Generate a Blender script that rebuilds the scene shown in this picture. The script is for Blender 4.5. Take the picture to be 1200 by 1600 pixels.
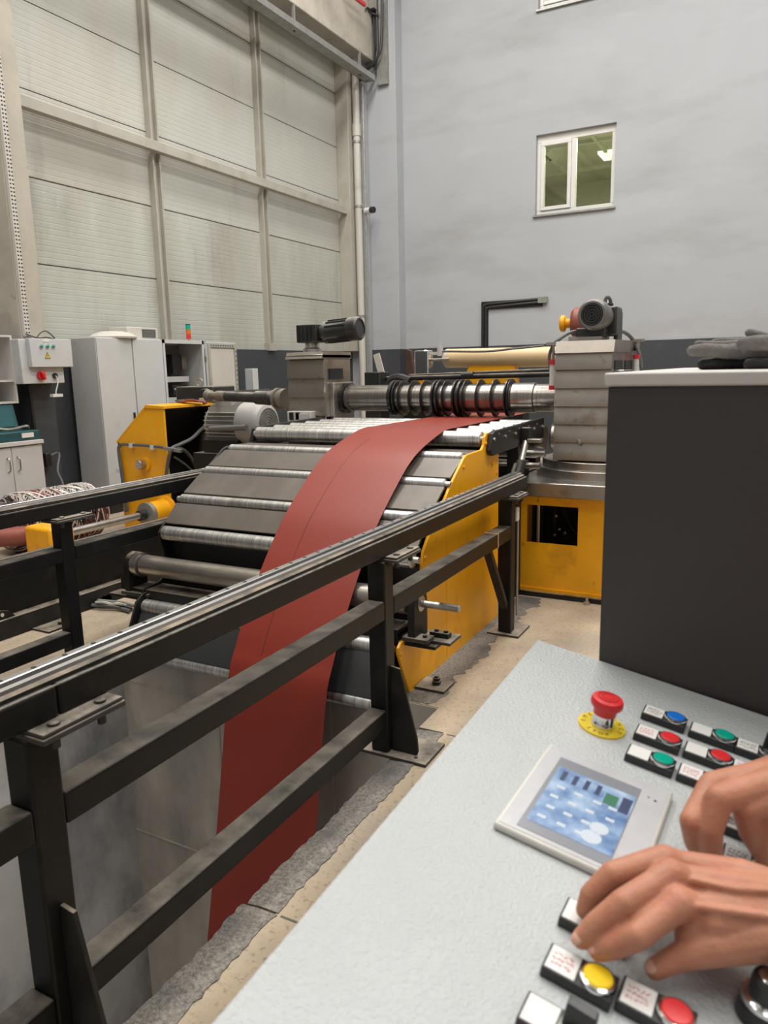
import bpy, bmesh, math, random
from mathutils import Vector as V, Matrix, Euler
random.seed(7)
sc = bpy.context.scene
COL = sc.collection
for o in list(bpy.data.objects): bpy.data.objects.remove(o)
R = math.radians

# ------------------------------------------------------------------ camera
YAW, PIT, ROL, F, EYE = R(28.2), R(10.8), R(-1.24), 1165.0, 1.6
def cam_axes():
    cy, sy, cp, sp = math.cos(YAW), math.sin(YAW), math.cos(PIT), math.sin(PIT)
    f = V((-sy*cp, cy*cp, -sp)); r = V((cy, sy, 0)); u = r.cross(f)
    c, s = math.cos(ROL), math.sin(ROL)
    return c*r + s*u, -s*r + c*u, f
CR, CU, CF = cam_axes()
EYEP = V((0, 0, EYE))
cam = bpy.data.cameras.new('camera'); camo = bpy.data.objects.new('camera', cam); COL.objects.link(camo)
m = Matrix((CR, CU, -CF)).transposed().to_4x4(); m.translation = EYEP
camo.matrix_world = m
cam.sensor_fit = 'VERTICAL'; cam.sensor_height = 36; cam.lens = F/1600*36
cam.clip_start = 0.05; cam.clip_end = 100
cam.dof.use_dof = True; cam.dof.focus_distance = 3.6; cam.dof.aperture_fstop = 8.5
sc.camera = camo
def P(x, y, **k):
    """point seen at pixel x,y of the 1200x1600 frame, on the plane X=, Y= or Z="""
    d = CR*(x-600) - CU*(y-800) + CF*F
    (a, v), = k.items(); i = 'XYZ'.index(a)
    return EYEP + d*((v-EYEP[i])/d[i])

# ------------------------------------------------------------------ world, light, exposure
w = bpy.data.worlds.new('world'); sc.world = w; w.use_nodes = True
w.node_tree.nodes['Background'].inputs[0].default_value = (0.90, 0.94, 1, 1)
w.node_tree.nodes['Background'].inputs[1].default_value = 0.3
sc.view_settings.view_transform = 'Standard'; sc.view_settings.look = 'None'
sc.view_settings.gamma = 1; sc.view_settings.use_curve_mapping = False
sc.view_settings.exposure = -0.22
sc.cycles.use_denoising = True
sc.cycles.max_bounces = 8; sc.cycles.diffuse_bounces = 4; sc.cycles.glossy_bounces = 3
sc.cycles.transparent_max_bounces = 12; sc.cycles.sample_clamp_indirect = 6
CEIL = 10.0
def skylight(x, y, sx, sy, power, col=(1, .97, .92)):
    l = bpy.data.lights.new('roof_light', 'AREA'); l.shape = 'RECTANGLE'; l.size = sx; l.size_y = sy
    l.energy = power; l.color = col
    o = bpy.data.objects.new('roof_light', l); COL.objects.link(o); o.location = (x, y, CEIL-.12)
for x in (-5.2, -1.2, 2.8):
    for y, p in ((-1.5, 130), (3.5, 320), (8.5, 360)):
        skylight(x, y, 1.2, 3.6, p)

# ------------------------------------------------------------------ materials
MATS = {}
def mat(name, col, rough=.5, metal=0.0, var=.12, vs=3.0, stretch=(1, 1, 1), bump=0, bs=60, dust=None, stain=None,
        stain2=None, ribs=None, spec=.5, sss=0, rvar=0.0, coat=0, emit=0, noise_detail=4):
    if name in MATS: return MATS[name]
    M = bpy.data.materials.new(name); M.use_nodes = True; MATS[name] = M
    nt = M.node_tree; N = nt.nodes; L = nt.links; b = N['Principled BSDF']
    def nd(t, **k):
        n = N.new(t)
        for a, v in k.items(): setattr(n, a, v)
        return n
    tc = nd('ShaderNodeTexCoord'); mp = nd('ShaderNodeMapping'); mp.inputs['Scale'].default_value = stretch
    L.new(tc.outputs['Object'], mp.inputs[0])
    def noise(scale, detail=noise_detail, src=mp, rough_=.6):
        n = nd('ShaderNodeTexNoise'); n.inputs['Scale'].default_value = scale; n.inputs['Detail'].default_value = detail
        n.inputs['Roughness'].default_value = rough_
        L.new(src.outputs[0] if src is mp else src.outputs['Object'], n.inputs['Vector']); return n
    def mixc(f, a, bb):
        x = nd('ShaderNodeMix', data_type='RGBA')
        for s, v in ((x.inputs[0], f), (x.inputs[6], a), (x.inputs[7], bb)):
            if isinstance(v, (int, float)): s.default_value = v
            elif isinstance(v, tuple): s.default_value = (*v[:3], 1)
            else: L.new(v, s)
        return x.outputs[2]
    def ramp(sock, lo, hi, a=0.0, bb=1.0):
        r = nd('ShaderNodeMapRange'); r.clamp = True
        r.inputs[1].default_value = lo; r.inputs[2].default_value = hi; r.inputs[3].default_value = a; r.inputs[4].default_value = bb
        L.new(sock, r.inputs[0]); return r.outputs[0]
    def mul(a, bb):
        x = nd('ShaderNodeMath', operation='MULTIPLY')
        for i, v in enumerate((a, bb)):
            if isinstance(v, (int, float)): x.inputs[i].default_value = v
            else: L.new(v, x.inputs[i])
        return x.outputs[0]
    n1 = noise(vs)
    f1 = ramp(n1.outputs[0], .3, .7)
    c = mixc(f1, tuple(x*(1-var) for x in col), tuple(min(1, x*(1+var)) for x in col))
    for st in (stain, stain2):
        if st:
            scol, ss, lo, hi, amt = st[:5]
            mp2 = mp
            if len(st) > 5:
                mp2 = nd('ShaderNodeMapping'); mp2.inputs['Scale'].default_value = st[5]; L.new(tc.outputs['Object'], mp2.inputs[0])
                n2 = nd('ShaderNodeTexNoise'); n2.inputs['Scale'].default_value = ss; n2.inputs['Detail'].default_value = 6
                n2.inputs['Roughness'].default_value = .62; L.new(mp2.outputs[0], n2.inputs['Vector'])
            else: n2 = noise(ss, 6, tc)
            c = mixc(mul(ramp(n2.outputs[0], lo, hi), amt), c, scol)
    rsock = None
    if dust:
        dcol, amt = dust
        g = nd('ShaderNodeNewGeometry'); sx = nd('ShaderNodeSeparateXYZ'); L.new(g.outputs['Normal'], sx.inputs[0])
        up = ramp(sx.outputs[2], .55, .95); n3 = noise(9, 5, tc)
        f = mul(mul(up, ramp(n3.outputs[0], .25, .65)), amt)
        c = mixc(f, c, dcol); rsock = ramp(f, 0, 1, rough, .95)
    L.new(c, b.inputs['Base Color'])
    b.inputs['Roughness'].default_value = rough; b.inputs['Metallic'].default_value = metal
    b.inputs['Specular IOR Level'].default_value = spec
    if rvar: rsock = ramp(f1, 0, 1, max(.05, rough-rvar), min(1, rough+rvar))
    if rsock is not None: L.new(rsock, b.inputs['Roughness'])
    if sss:
        b.inputs['Subsurface Weight'].default_value = sss; b.inputs['Subsurface Radius'].default_value = (.012, .004, .002)
        b.inputs['Subsurface Scale'].default_value = .6
    if coat: b.inputs['Coat Weight'].default_value = coat; b.inputs['Coat Roughness'].default_value = .15
    h = None
    if bump:
        nb = noise(bs, 3, mp); h = nd('ShaderNodeBump'); h.inputs['Strength'].default_value = bump; h.inputs['Distance'].default_value = .01
        L.new(nb.outputs[0], h.inputs['Height'])
    if ribs:
        wv = nd('ShaderNodeTexWave', bands_direction='Z'); wv.inputs['Scale'].default_value = ribs[0]
        L.new(tc.outputs['Object'], wv.inputs['Vector'])
        pw = ramp(wv.outputs[1], .0, .12); h2 = nd('ShaderNodeBump'); h2.inputs['Strength'].default_value = ribs[1]; h2.inputs['Distance'].default_value = .003
        L.new(pw, h2.inputs['Height'])
        if h: L.new(h.outputs[0], h2.inputs['Normal'])
        h = h2
    if h: L.new(h.outputs[0], b.inputs['Normal'])
    if emit:
        L.new(c, b.inputs['Emission Color']); b.inputs['Emission Strength'].default_value = emit
    return M

DUST = (.40, .33, .25)
m_panel = mat('sandwich_panel', (.465, .465, .42), .55, var=.05, vs=1.2, ribs=(4.83, .55), stain=((.36, .31, .25), .55, .5, .75, .55, (1, 1, .35)), stain2=((.22, .20, .17), 1.1, .6, .85, .6, (1, 2.2, .5)))
m_panel_low = mat('sandwich_panel_grimy', (.445, .455, .41), .55, var=.05, vs=1.2, ribs=(4.83, .55), stain=((.30, .27, .22), .8, .42, .7, .6, (1, 1.6, .4)), stain2=((.19, .18, .155), 1.2, .54, .8, .6, (1, 2.2, .5)))
m_joint = mat('panel_joint', (.10, .10, .09), .8)
m_trim = mat('cream_steel_trim', (.40, .38, .33), .5, var=.08, vs=2, stain=((.25, .21, .17), 3, .5, .75, .6, (1, 1, .4)))
m_conc = mat('precast_concrete', (.43, .395, .335), .9, var=.10, vs=2.5, bump=.25, bs=25, stain=((.26, .22, .18), 1.6, .52, .72, .7), stain2=((.16, .14, .12), 9, .66, .74, .6))
m_grey = mat('grey_wall_paint', (.395, .41, .435), .75, var=.035, vs=.8, bump=.06, bs=30, stain=((.29, .285, .28), .55, .52, .74, .75, (.55, 1, 1.9)), stain2=((.46, .47, .49), 1.3, .56, .7, .5, (.5, 1, 1.4)))
m_dado = mat('charcoal_wall_paint', (.042, .047, .055), .6, var=.1, vs=2, stain=((.09, .09, .09), 2, .6, .8, .5))
m_floor = mat('beige_concrete', (.41, .33, .235), .85, var=.10, vs=3, bump=.35, bs=45, stain=((.30, .25, .20), 1.7, .5, .68, .8), stain2=((.17, .13, .085), 55, .55, .68, .6))
m_cope = mat('rough_grey_concrete', (.225, .205, .18), .95, var=.45, vs=75, bump=1.0, bs=110, stain=((.09, .09, .09), 3.2, .48, .66, .75), stain2=((.36, .31, .25), 5, .58, .7, .6))
m_pit = mat('pit_concrete', (.54, .53, .51), .85, var=.14, vs=1.5, bump=.12, bs=18, stain=((.16, .16, .17), 1.4, .45, .66, .85, (1, 1, .6)), stain2=((.52, .48, .42), 2.6, .6, .75, .5, (2, 2, .25)))
m_pit2 = mat('pit_concrete_tan', (.60, .55, .48), .85, var=.12, vs=1.5, bump=.12, bs=18, stain=((.26, .24, .215), 1.5, .45, .66, .8, (1, 1, .4)))
m_black = mat('black_painted_steel', (.0085, .0082, .0078), .45, spec=.28, var=.3, vs=9, bump=.05, bs=80, dust=((.20, .175, .145), .85), stain=((.024, .021, .019), 6, .56, .75, .7), rvar=0)
m_black2 = mat('dusty_black_steel', (.016, .015, .014), .5, spec=.3, var=.3, vs=9, dust=(DUST, .8), stain=((.045, .04, .034), 5, .5, .75, .7))
m_plate = mat('dusty_plate', (.05, .045, .04), .6, var=.3, vs=9, dust=((.40, .34, .27), .95))
m_motor2 = mat('dark_grey_motor', (.15, .145, .14), .4, metal=.2, var=.12, vs=6, dust=((.4, .36, .32), .5))
m_dusty = mat('dusty_grey_steel', (.22, .19, .16), .5, metal=.4, var=.2, vs=8, dust=((.42, .37, .31), .7))
m_worn = mat('worn_bright_edge', (.33, .32, .30), .4, metal=.5, var=.5, vs=30)
m_blkflat = mat('flat_black_steel', (.012, .012, .012), .45, var=.3, vs=6)
m_wornplate = mat('worn_slope_plate', (.125, .106, .090), .42, metal=.25, var=.14, vs=3, stain=((.20, .175, .15), 2.2, .48, .75, .55, (2.5, 1, 1)), stain2=((.045, .04, .036), 6, .60, .74, .6))
m_roller = mat('ribbed_roller_steel', (.66, .65, .63), .34, metal=.85, var=.38, vs=1.0, stretch=(130, 2, 2), stain=((.20, .18, .16), 4, .56, .78, .6))
m_guide = mat('polished_roller_steel', (.46, .42, .37), .30, metal=.85, var=.2, vs=1.0, stretch=(5, 40, 40), stain=((.2, .17, .14), 4, .52, .75, .6))
m_steel = mat('bare_steel', (.48, .45, .41), .33, metal=.9, var=.15, vs=6, stain=((.22, .18, .14), 4, .5, .7, .7))
m_rail = mat('ground_rail_steel', (.50, .49, .48), .32, metal=.9, var=.1, vs=4, stretch=(40, .6, 1))
m_cover = mat('stainless_cover', (.42, .375, .33), .33, metal=.85, var=.12, vs=4, stain=((.24, .165, .12), 5, .56, .7, .75), stain2=((.17, .13, .105), 13, .62, .72, .6))
m_arbor = mat('machined_shaft', (.31, .285, .26), .28, metal=.92, var=.30, vs=1.0, stretch=(70, 1.5, 1.5), stain=((.16, .14, .125), 3, .5, .72, .6))
m_knife = mat('dark_knife_steel', (.05, .047, .045), .3, metal=.7, var=.2)
m_yellow = mat('orange_yellow_enamel', (.90, .415, .008), .38, var=.07, vs=3, stain=((.40, .17, .012), 3.5, .56, .74, .55), stain2=((.09, .05, .02), 13, .66, .74, .75))
m_red = mat('brick_red_coated_sheet', (.245, .029, .0155), .42, var=.03, vs=2, spec=.5)
m_redback = MATS['brick_red_coated_sheet']
m_cab = mat('light_grey_enamel', (.52, .53, .53), .42, var=.05, vs=2, stain=((.30, .27, .23), 2.4, .58, .76, .5), stain2=((.18, .17, .15), 12, .69, .75, .5))
m_cream = mat('cream_enamel', (.57, .54, .49), .45, var=.05, vs=3, stain=((.30, .25, .2), 5, .6, .78, .5))
m_wood = mat('white_melamine', (.55, .53, .51), .4, var=.04, vs=4)
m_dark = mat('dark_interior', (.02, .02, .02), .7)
m_motor = mat('grey_motor_paint', (.37, .36, .34), .45, var=.1, vs=6, dust=((.5, .44, .37), .5))
m_motorblk = mat('black_motor_paint', (.028, .027, .027), .35, var=.3, vs=8, dust=((.42, .38, .33), .8))
m_teal = mat('teal_plastic', (.010, .062, .070), .45, var=.12, vs=6)
m_rubber = mat('grey_rubber_cable', (.12, .12, .12), .5)
m_rubberblk = mat('black_rubber_cable', (.014, .014, .014), .45)
m_white = mat('white_plastic', (.66, .65, .62), .4, var=.05)
m_pvc = mat('cream_pvc', (.52, .50, .45), .4, var=.06, stain=((.3, .27, .22), 3, .55, .75, .5))
m_galv = mat('galvanised_steel', (.33, .33, .31), .45, metal=.6, var=.15, vs=12)
m_redpl = mat('red_plastic', (.62, .025, .03), .32, var=.05)
m_bluepl = mat('blue_lens', (.01, .15, .58), .25, var=.03)
m_greenpl = mat('green_lens', (.0, .33, .23), .28, var=.03)
m_yelpl = mat('yellow_lens', (.85, .58, .02), .3, var=.03)
m_orgpl = mat('orange_lens', (.55, .13, .02), .3)
m_yeldisc = mat('yellow_label_disc', (.74, .56, .03), .4, var=.05)
m_ink = mat('dark_ink', (.06, .05, .02), .6)
m_redink = mat('red_ink', (.60, .10, .12), .6)
m_card = mat('white_card', (.70, .69, .67), .5, var=.04)
m_cardgrey = mat('grey_card', (.38, .38, .37), .5, var=.04)
m_blkpl = mat('black_plastic', (.018, .018, .019), .35, var=.1)
m_chrome = mat('chrome', (.75, .75, .75), .12, metal=1, var=.02)
m_desk = mat('hammered_grey_powdercoat', (.50, .525, .53), .24, var=.03, vs=6, bump=.5, bs=230, noise_detail=2, stain=((.42, .43, .42), 8, .6, .75, .5), spec=.5)
m_cabdark = mat('charcoal_satin_paint', (.052, .046, .045), .45, var=.06, vs=1.5, stain=((.075, .075, .075), 3, .62, .8, .35), spec=.4)
m_marble = mat('white_sheet_cap', (.60, .58, .55), .4, var=.06, vs=8, stain=((.30, .27, .24), 10, .56, .7, .6))
m_skin = mat('skin', (.455, .20, .122), .50, var=.10, vs=28, bump=.12, bs=260, sss=.12, stain=((.46, .14, .09), 34, .52, .68, .5), spec=.4)
m_nail = mat('fingernail', (.60, .34, .26), .3, var=.03)
m_glove = mat('grey_knit_glove', (.20, .185, .175), .95, var=.15, vs=60, bump=.5, bs=320, stain=((.34, .32, .3), 30, .5, .7, .5))
m_gloveblk = mat('black_rubber_glove', (.012, .012, .012), .55, var=.3, vs=50, bump=.3, bs=200)
m_hmi = mat('cream_screen_bezel', (.62, .61, .56), .35, var=.02)
m_hmiplate = mat('screen_faceplate', (.47, .47, .49), .3, var=.06, vs=30, stain=((.6, .6, .6), 22, .5, .7, .3))
m_hmigrey = mat('screen_mask', (.225, .235, .265), .28, var=.04)
m_paper = mat('cream_tube', (.70, .52, .30), .45, var=.05)
m_brownred = mat('brown_red_paint', (.26, .07, .05), .45, var=.12, vs=5)
m_scrapw = mat('scrap_strip_white', (.62, .58, .54), .35, metal=.2, var=.1)
m_scrapr = mat('scrap_strip_red', (.20, .045, .04), .4, var=.2)
m_scrapd = mat('scrap_strip_dark', (.05, .04, .04), .4, metal=.3, var=.2)
m_pine = mat('pine_wood', (.50, .33, .16), .7, var=.15, vs=4)
m_office = mat('office_wall', (.36, .35, .285), .8, var=.05)
m_officed = mat('office_grille', (.12, .125, .10), .6)
def emis(name, col, s):
    M = bpy.data.materials.new(name); M.use_nodes = True; b = M.node_tree.nodes['Principled BSDF']
    b.inputs['Base Color'].default_value = (*col, 1); b.inputs['Emission Color'].default_value = (*col, 1); b.inputs['Emission Strength'].default_value = s
    return M
m_lamp = emis('lamp_panel', (1, .97, .88), 2.2)
def glass(name, tint, gloss_mix):
    M = bpy.data.materials.new(name); M.use_nodes = True; nt = M.node_tree; N = nt.nodes; L = nt.links
    N.remove(N['Principled BSDF']); t = N.new('ShaderNodeBsdfTransparent'); t.inputs[0].default_value = (*tint, 1)
    g = N.new('ShaderNodeBsdfGlossy'); g.inputs[1].default_value = .02
    f = N.new('ShaderNodeFresnel'); f.inputs[0].default_value = gloss_mix
    mx = N.new('ShaderNodeMixShader'); L.new(f.outputs[0], mx.inputs[0]); L.new(t.outputs[0], mx.inputs[1]); L.new(g.outputs[0], mx.inputs[2])
    L.new(mx.outputs[0], N['Material Output'].inputs[0]); return M
m_glass = glass('window_glass', (.80, .84, .74), 1.5)
def screen_mat():
    M = bpy.data.materials.new('lit_screen'); M.use_nodes = True; nt = M.node_tree; N = nt.nodes; L = nt.links; b = N['Principled BSDF']
    tc = N.new('ShaderNodeTexCoord'); n = N.new('ShaderNodeTexNoise'); n.inputs['Scale'].default_value = 38; n.inputs['Detail'].default_value = 3
    r = N.new('ShaderNodeValToRGB'); e = r.color_ramp.elements
    e[0].position = .3; e[0].color = (.07, .13, .27, 1); e[1].position = .75; e[1].color = (.36, .45, .56, 1); k = e.new(.5); k.color = (.19, .28, .43, 1)
    L.new(tc.outputs['Object'], n.inputs['Vector']); L.new(n.outputs[0], r.inputs[0]); L.new(r.outputs[0], b.inputs['Base Color'])
    L.new(r.outputs[0], b.inputs['Emission Color']); b.inputs['Emission Strength'].default_value = .35; b.inputs['Roughness'].default_value = .25
    return M
m_screen = screen_mat()
m_icon = emis('screen_icon_light', (.44, .49, .55), .2)
m_icong = emis('screen_icon_green', (.03, .13, .07), .3)
m_icond = emis('screen_icon_dark', (.03, .04, .10), .2)

# ------------------------------------------------------------------ mesh helpers
WM = {}
def frame(d):
    d = d.normalized(); a = V((0, 0, 1)) if abs(d.z) < .95 else V((1, 0, 0))
    u = d.cross(a).normalized(); return u, u.cross(d).normalized(), d
class MB:
    def __init__(s): s.bm = bmesh.new()
    def faces(s, vs, fs):
        bv = [s.bm.verts.new(v) for v in vs]
        for f in fs:
            try: s.bm.faces.new([bv[i] for i in f])
            except ValueError: pass
        return s
    def bx(s, x0, x1, y0, y1, z0, z1):
        vs = [(x, y, z) for x in (x0, x1) for y in (y0, y1) for z in (z0, z1)]
        return s.faces(vs, [(0, 1, 3, 2), (4, 6, 7, 5), (0, 4, 5, 1), (2, 3, 7, 6), (0, 2, 6, 4), (1, 5, 7, 3)])
    def box(s, c, d, rot=None):
        vs = [V((x*d[0]/2, y*d[1]/2, z*d[2]/2)) for x in (-1, 1) for y in (-1, 1) for z in (-1, 1)]
        if rot is not None: vs = [rot @ v for v in vs]
        return s.faces([V(c)+v for v in vs], [(0, 1, 3, 2), (4, 6, 7, 5), (0, 4, 5, 1), (2, 3, 7, 6), (0, 2, 6, 4), (1, 5, 7, 3)])
    def bar(s, p, q, wd, ht, up=V((0, 0, 1))):
        p, q = V(p), V(q); d = (q-p).normalized(); a = d.cross(up).normalized(); b = a.cross(d)
        vs = [e + a*i*wd/2 + b*j*ht/2 for e in (p, q) for i in (-1, 1) for j in (-1, 1)]
        return s.faces(vs, [(0, 1, 3, 2), (4, 6, 7, 5), (0, 4, 5, 1), (2, 3, 7, 6), (0, 2, 6, 4), (1, 5, 7, 3)])
    def lathe(s, prof, p, d, n=28):
        p = V(p); u, v, d = frame(V(d)); rings = []
        for r, t in prof:
            if r < 1e-5: rings.append([s.bm.verts.new(p + d*t)])
            else: rings.append([s.bm.verts.new(p + d*t + (u*math.cos(a) + v*math.sin(a))*r) for a in [2*math.pi*i/n for i in range(n)]])
        for A, B in zip(rings, rings[1:]):
            for i in range(n):
                j = (i+1) % n
                f = [A[i % len(A)], A[j % len(A)], B[j % len(B)], B[i % len(B)]]
                f2 = list(dict.fromkeys(f))
                if len(f2) > 2:
                    try: s.bm.faces.new(f2)
                    except ValueError: pass
        return s
    def cyl(s, p, q, r, r2=None, n=24):
        p, q = V(p), V(q); L = (q-p).length; r2 = r if r2 is None else r2
        return s.lathe([(0, 0), (r, 0), (r2, L), (0, L)], p, q-p, n)
    def prism(s, pts, ax, a, b):
        def mk(p, t): return {'X': (t, p[0], p[1]), 'Y': (p[0], t, p[1]), 'Z': (p[0], p[1], t)}[ax]
        n = len(pts); vs = [mk(p, a) for p in pts] + [mk(p, b) for p in pts]
        return s.faces(vs, [tuple(range(n)), tuple(range(2*n-1, n-1, -1))] + [(i, (i+1) % n, n+(i+1) % n, n+i) for i in range(n)])
    def tube(s, pts, r, n=8, smooth=4):
        pts = [V(p) for p in pts]
        if smooth and len(pts) > 2:
            q = []
            for i in range(len(pts)-1):
                p0, p1, p2, p3 = pts[max(0, i-1)], pts[i], pts[i+1], pts[min(len(pts)-1, i+2)]
                for k in range(smooth):
                    t = k/smooth
                    q.append(.5*((2*p1)+(p2-p0)*t+(2*p0-5*p1+4*p2-p3)*t*t+(3*p1-p0-3*p2+p3)*t**3))
            pts = q + [pts[-1]]
        rings = []; u = None
        for i, p in enumerate(pts):
            d = (pts[min(i+1, len(pts)-1)] - pts[max(i-1, 0)])
            if d.length < 1e-9: d = V((0, 0, 1))
            d.normalize()
            if u is None: u = frame(d)[0]
            u = (u - d*u.dot(d)); u = u.normalized() if u.length > 1e-6 else frame(d)[0]
            v = d.cross(u); rr = r[i] if isinstance(r, (list, tuple)) and len(r) == len(pts) else (r if not isinstance(r, (list, tuple)) else r[0])
            rings.append([s.bm.verts.new(p + (u*math.cos(2*math.pi*k/n) + v*math.sin(2*math.pi*k/n))*rr) for k in range(n)])
        for A, B in zip(rings, rings[1:]):
            for k in range(n): s.bm.faces.new([A[k], A[(k+1) % n], B[(k+1) % n], B[k]])
        s.bm.faces.new(rings[0][::-1]); s.bm.faces.new(rings[-1]); return s
    def sph(s, c, r, sx=1, sy=1, sz=1, n=16):
        mtx = Matrix.Translation(V(c)) @ Matrix.Diagonal((r*sx, r*sy, r*sz, 1))
        bmesh.ops.create_uvsphere(s.bm, u_segments=n, v_segments=max(6, n//2), radius=1, matrix=mtx); return s
    def build(s, name, m_, parent=None, local=False, bevel=0, smooth=True, angle=35):
        bm = s.bm; bmesh.ops.recalc_face_normals(bm, faces=bm.faces[:])
        if not local:
            if parent is not None: bm.transform(WM[parent.name].inverted()); org = None
            else:
                xs = [v.co for v in bm.verts]
                org = V(((min(v.x for v in xs)+max(v.x for v in xs))/2, (min(v.y for v in xs)+max(v.y for v in xs))/2, min(v.z for v in xs)))
                bm.transform(Matrix.Translation(-org))
        else: org = None
        me = bpy.data.meshes.new(name); bm.to_mesh(me); bm.free()
        if smooth:
            me.polygons.foreach_set('use_smooth', [True]*len(me.polygons)); me.set_sharp_from_angle(angle=R(angle))
        o = bpy.data.objects.new(name, me); COL.objects.link(o); me.materials.append(m_)
        if org is not None: o.location = org
        if parent is not None: o.parent = parent
        WM[o.name] = (WM[parent.name].copy() if parent is not None else Matrix.Translation(org if org is not None else V((0, 0, 0))))
        if bevel:
            b = o.modifiers.new('bevel', 'BEVEL'); b.width = bevel; b.segments = 2; b.limit_method = 'ANGLE'; b.angle_limit = R(40)
        return o
def tag(o, label=None, cat=None, group=None, kind=None):
    for k, v in (('label', label), ('category', cat), ('group', group), ('kind', kind)):
        if v: o[k] = v
    return o
def thing(name, loc, label=None, cat=None, group=None, kind=None, mtx=None):
    o = bpy.data.objects.new(name, None); COL.objects.link(o); o.empty_display_size = .1
    mw = mtx if mtx is not None else Matrix.Translation(V(loc))
    o.matrix_world = mw; WM[o.name] = mw.copy()
    return tag(o, label, cat, group, kind)
def copy_part(o, parent, offset=(0, 0, 0)):
    c = o.copy(); COL.objects.link(c); c.parent = parent; c.location = o.location + V(offset)
    WM[c.name] = WM[parent.name] @ Matrix.Translation(c.location); return c
def bolt(mb, p, d, r=.012, h=.009):
    return mb.lathe([(0, 0), (r, 0), (r, h), (r*.8, h*1.1), (0, h*1.1)], p, d, 6)

# ================================================================== SETTING
XL, YF, XR, YB = -7.5, 13.2, 6.0, -5.0
PX0, PX1, PY1, PY0, PZ = -3.5, -1.365, 3.06, -.6, -3.2      # pit
mb = MB()
T = .25
mb.bx(XL-.4, PX0, YB, YF+4, -T, 0); mb.bx(PX0, PX1-.0, PY1, YF+4, -T, 0); mb.bx(PX1+.12, XR, YB, YF+4, -T, 0)
mb.bx(PX1, PX1+.12, PY1-.22, YF+4, -T, 0); mb.bx(PX0, PX1+.12, YB, PY0, -T, 0)
floor = tag(mb.build('floor', m_floor, smooth=False), kind='structure')
# slab joints: shallow dark grooves cut as thin strips set in the beige slab
# rough coping slabs along the pit edge, with open joints
cope = thing('trim_1', (PX1, 0, 0), kind='structure')
ys = [PY0, .325, 1.575, 2.83]
for a, b in zip(ys, ys[1:]):
    k = MB(); n = 56; top = []; rnd = random.Random(int(a*100))
    ed = [PX1 - .008 + .005*math.sin(i*.31+a) + rnd.uniform(-.006, .006) for i in range(n+1)]
    vs = []; 
    for i in range(n+1):
        y = a+.004 + (b-a-.008)*i/n
        vs += [(ed[i]+.012, y, -.25), (ed[i], y, -.03), (ed[i]+.014, y, -.004), (PX1+.06, y, .001+rnd.uniform(0, .002)), (PX1+.118+rnd.uniform(.0, .014), y, .004), (PX1+.118, y, -.25)]
    fs = [(6*i+j, 6*i+(j+1) % 6, 6*i+6+(j+1) % 6, 6*i+6+j) for i in range(n) for j in range(6)] + [tuple(range(6)), tuple(range(6*n+5, 6*n-1, -1))]
    k.faces(vs, fs); k.build('coping_slab', m_cope, cope, angle=25)
rj = random.Random(3); k = MB().prism([(-1.575, 4.93), (-1.575, 3.07)] + [(-1.41+rj.uniform(-.03, .03)+.02*math.sin(i*.5), 3.07+i*1.86/44) for i in range(45)], 'Z', -.01, .003); k.build('coping_slab', m_cope, cope, smooth=False)
k = MB()
for y in (1.575, 2.83): k.bx(PX1+.14, XR, y-.004, y+.004, -.02, .0008)
tag(k.build('floor_joint', m_joint, floor), kind='stuff')
k = MB(); k.bx(PX0-.2, PX0, PY0, PY1+.2, PZ, -T); k.bx(PX1, PX1+.2, PY0, PY1+.2, PZ, -T-.0); k.bx(PX0, PX1, PY0-.2, PY0, PZ, -T); k.bx(PX0-.2, PX1+.2, PY0-.2, PY1+.2, PZ-.2, PZ)
k.bx(PX0-.012, PX0+.002, PY0, PY1, -T, -.004)
pit = tag(k.build('wall_pit', m_pit, smooth=False), kind='structure')
k = MB(); k.bx(PX0, PX1, PY1, PY1+.2, PZ, -T); k.bx(PX0, PX1, PY1-.004, PY1+.01, -T, -.004)
tag(k.build('wall_pit_end', m_pit2, smooth=False), kind='structure')
k = MB()
for x in (-2.75, -1.98): k.bx(x-.004, x+.004, PY1-.006, PY1+.01, PZ, -.01)
k.bx(PX0, PX1, PY1-.006, PY1+.01, -1.28, -1.272)
for y in (1.75,): k.bx(PX0-.01, PX0+.004, y-.004, y+.004, PZ, -.01)
tag(k.build('formwork_seam', m_pit2, pit), kind='stuff')

# ceiling and the walls outside the view
tag(MB().bx(XL-.4, XR+.2, YB-.2, YF+4.2, CEIL, CEIL+.2).build('ceiling', mat('ceiling_paint', (.6, .6, .58), .8), smooth=False), kind='structure')
tag(MB().bx(XR, XR+.2, YB, YF+4, 0, CEIL).build('wall_right', m_grey, smooth=False), kind='structure')
tag(MB().bx(XL-.4, XR, YB-.2, YB, 0, CEIL).build('wall_back', m_grey, smooth=False), kind='structure')

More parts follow.
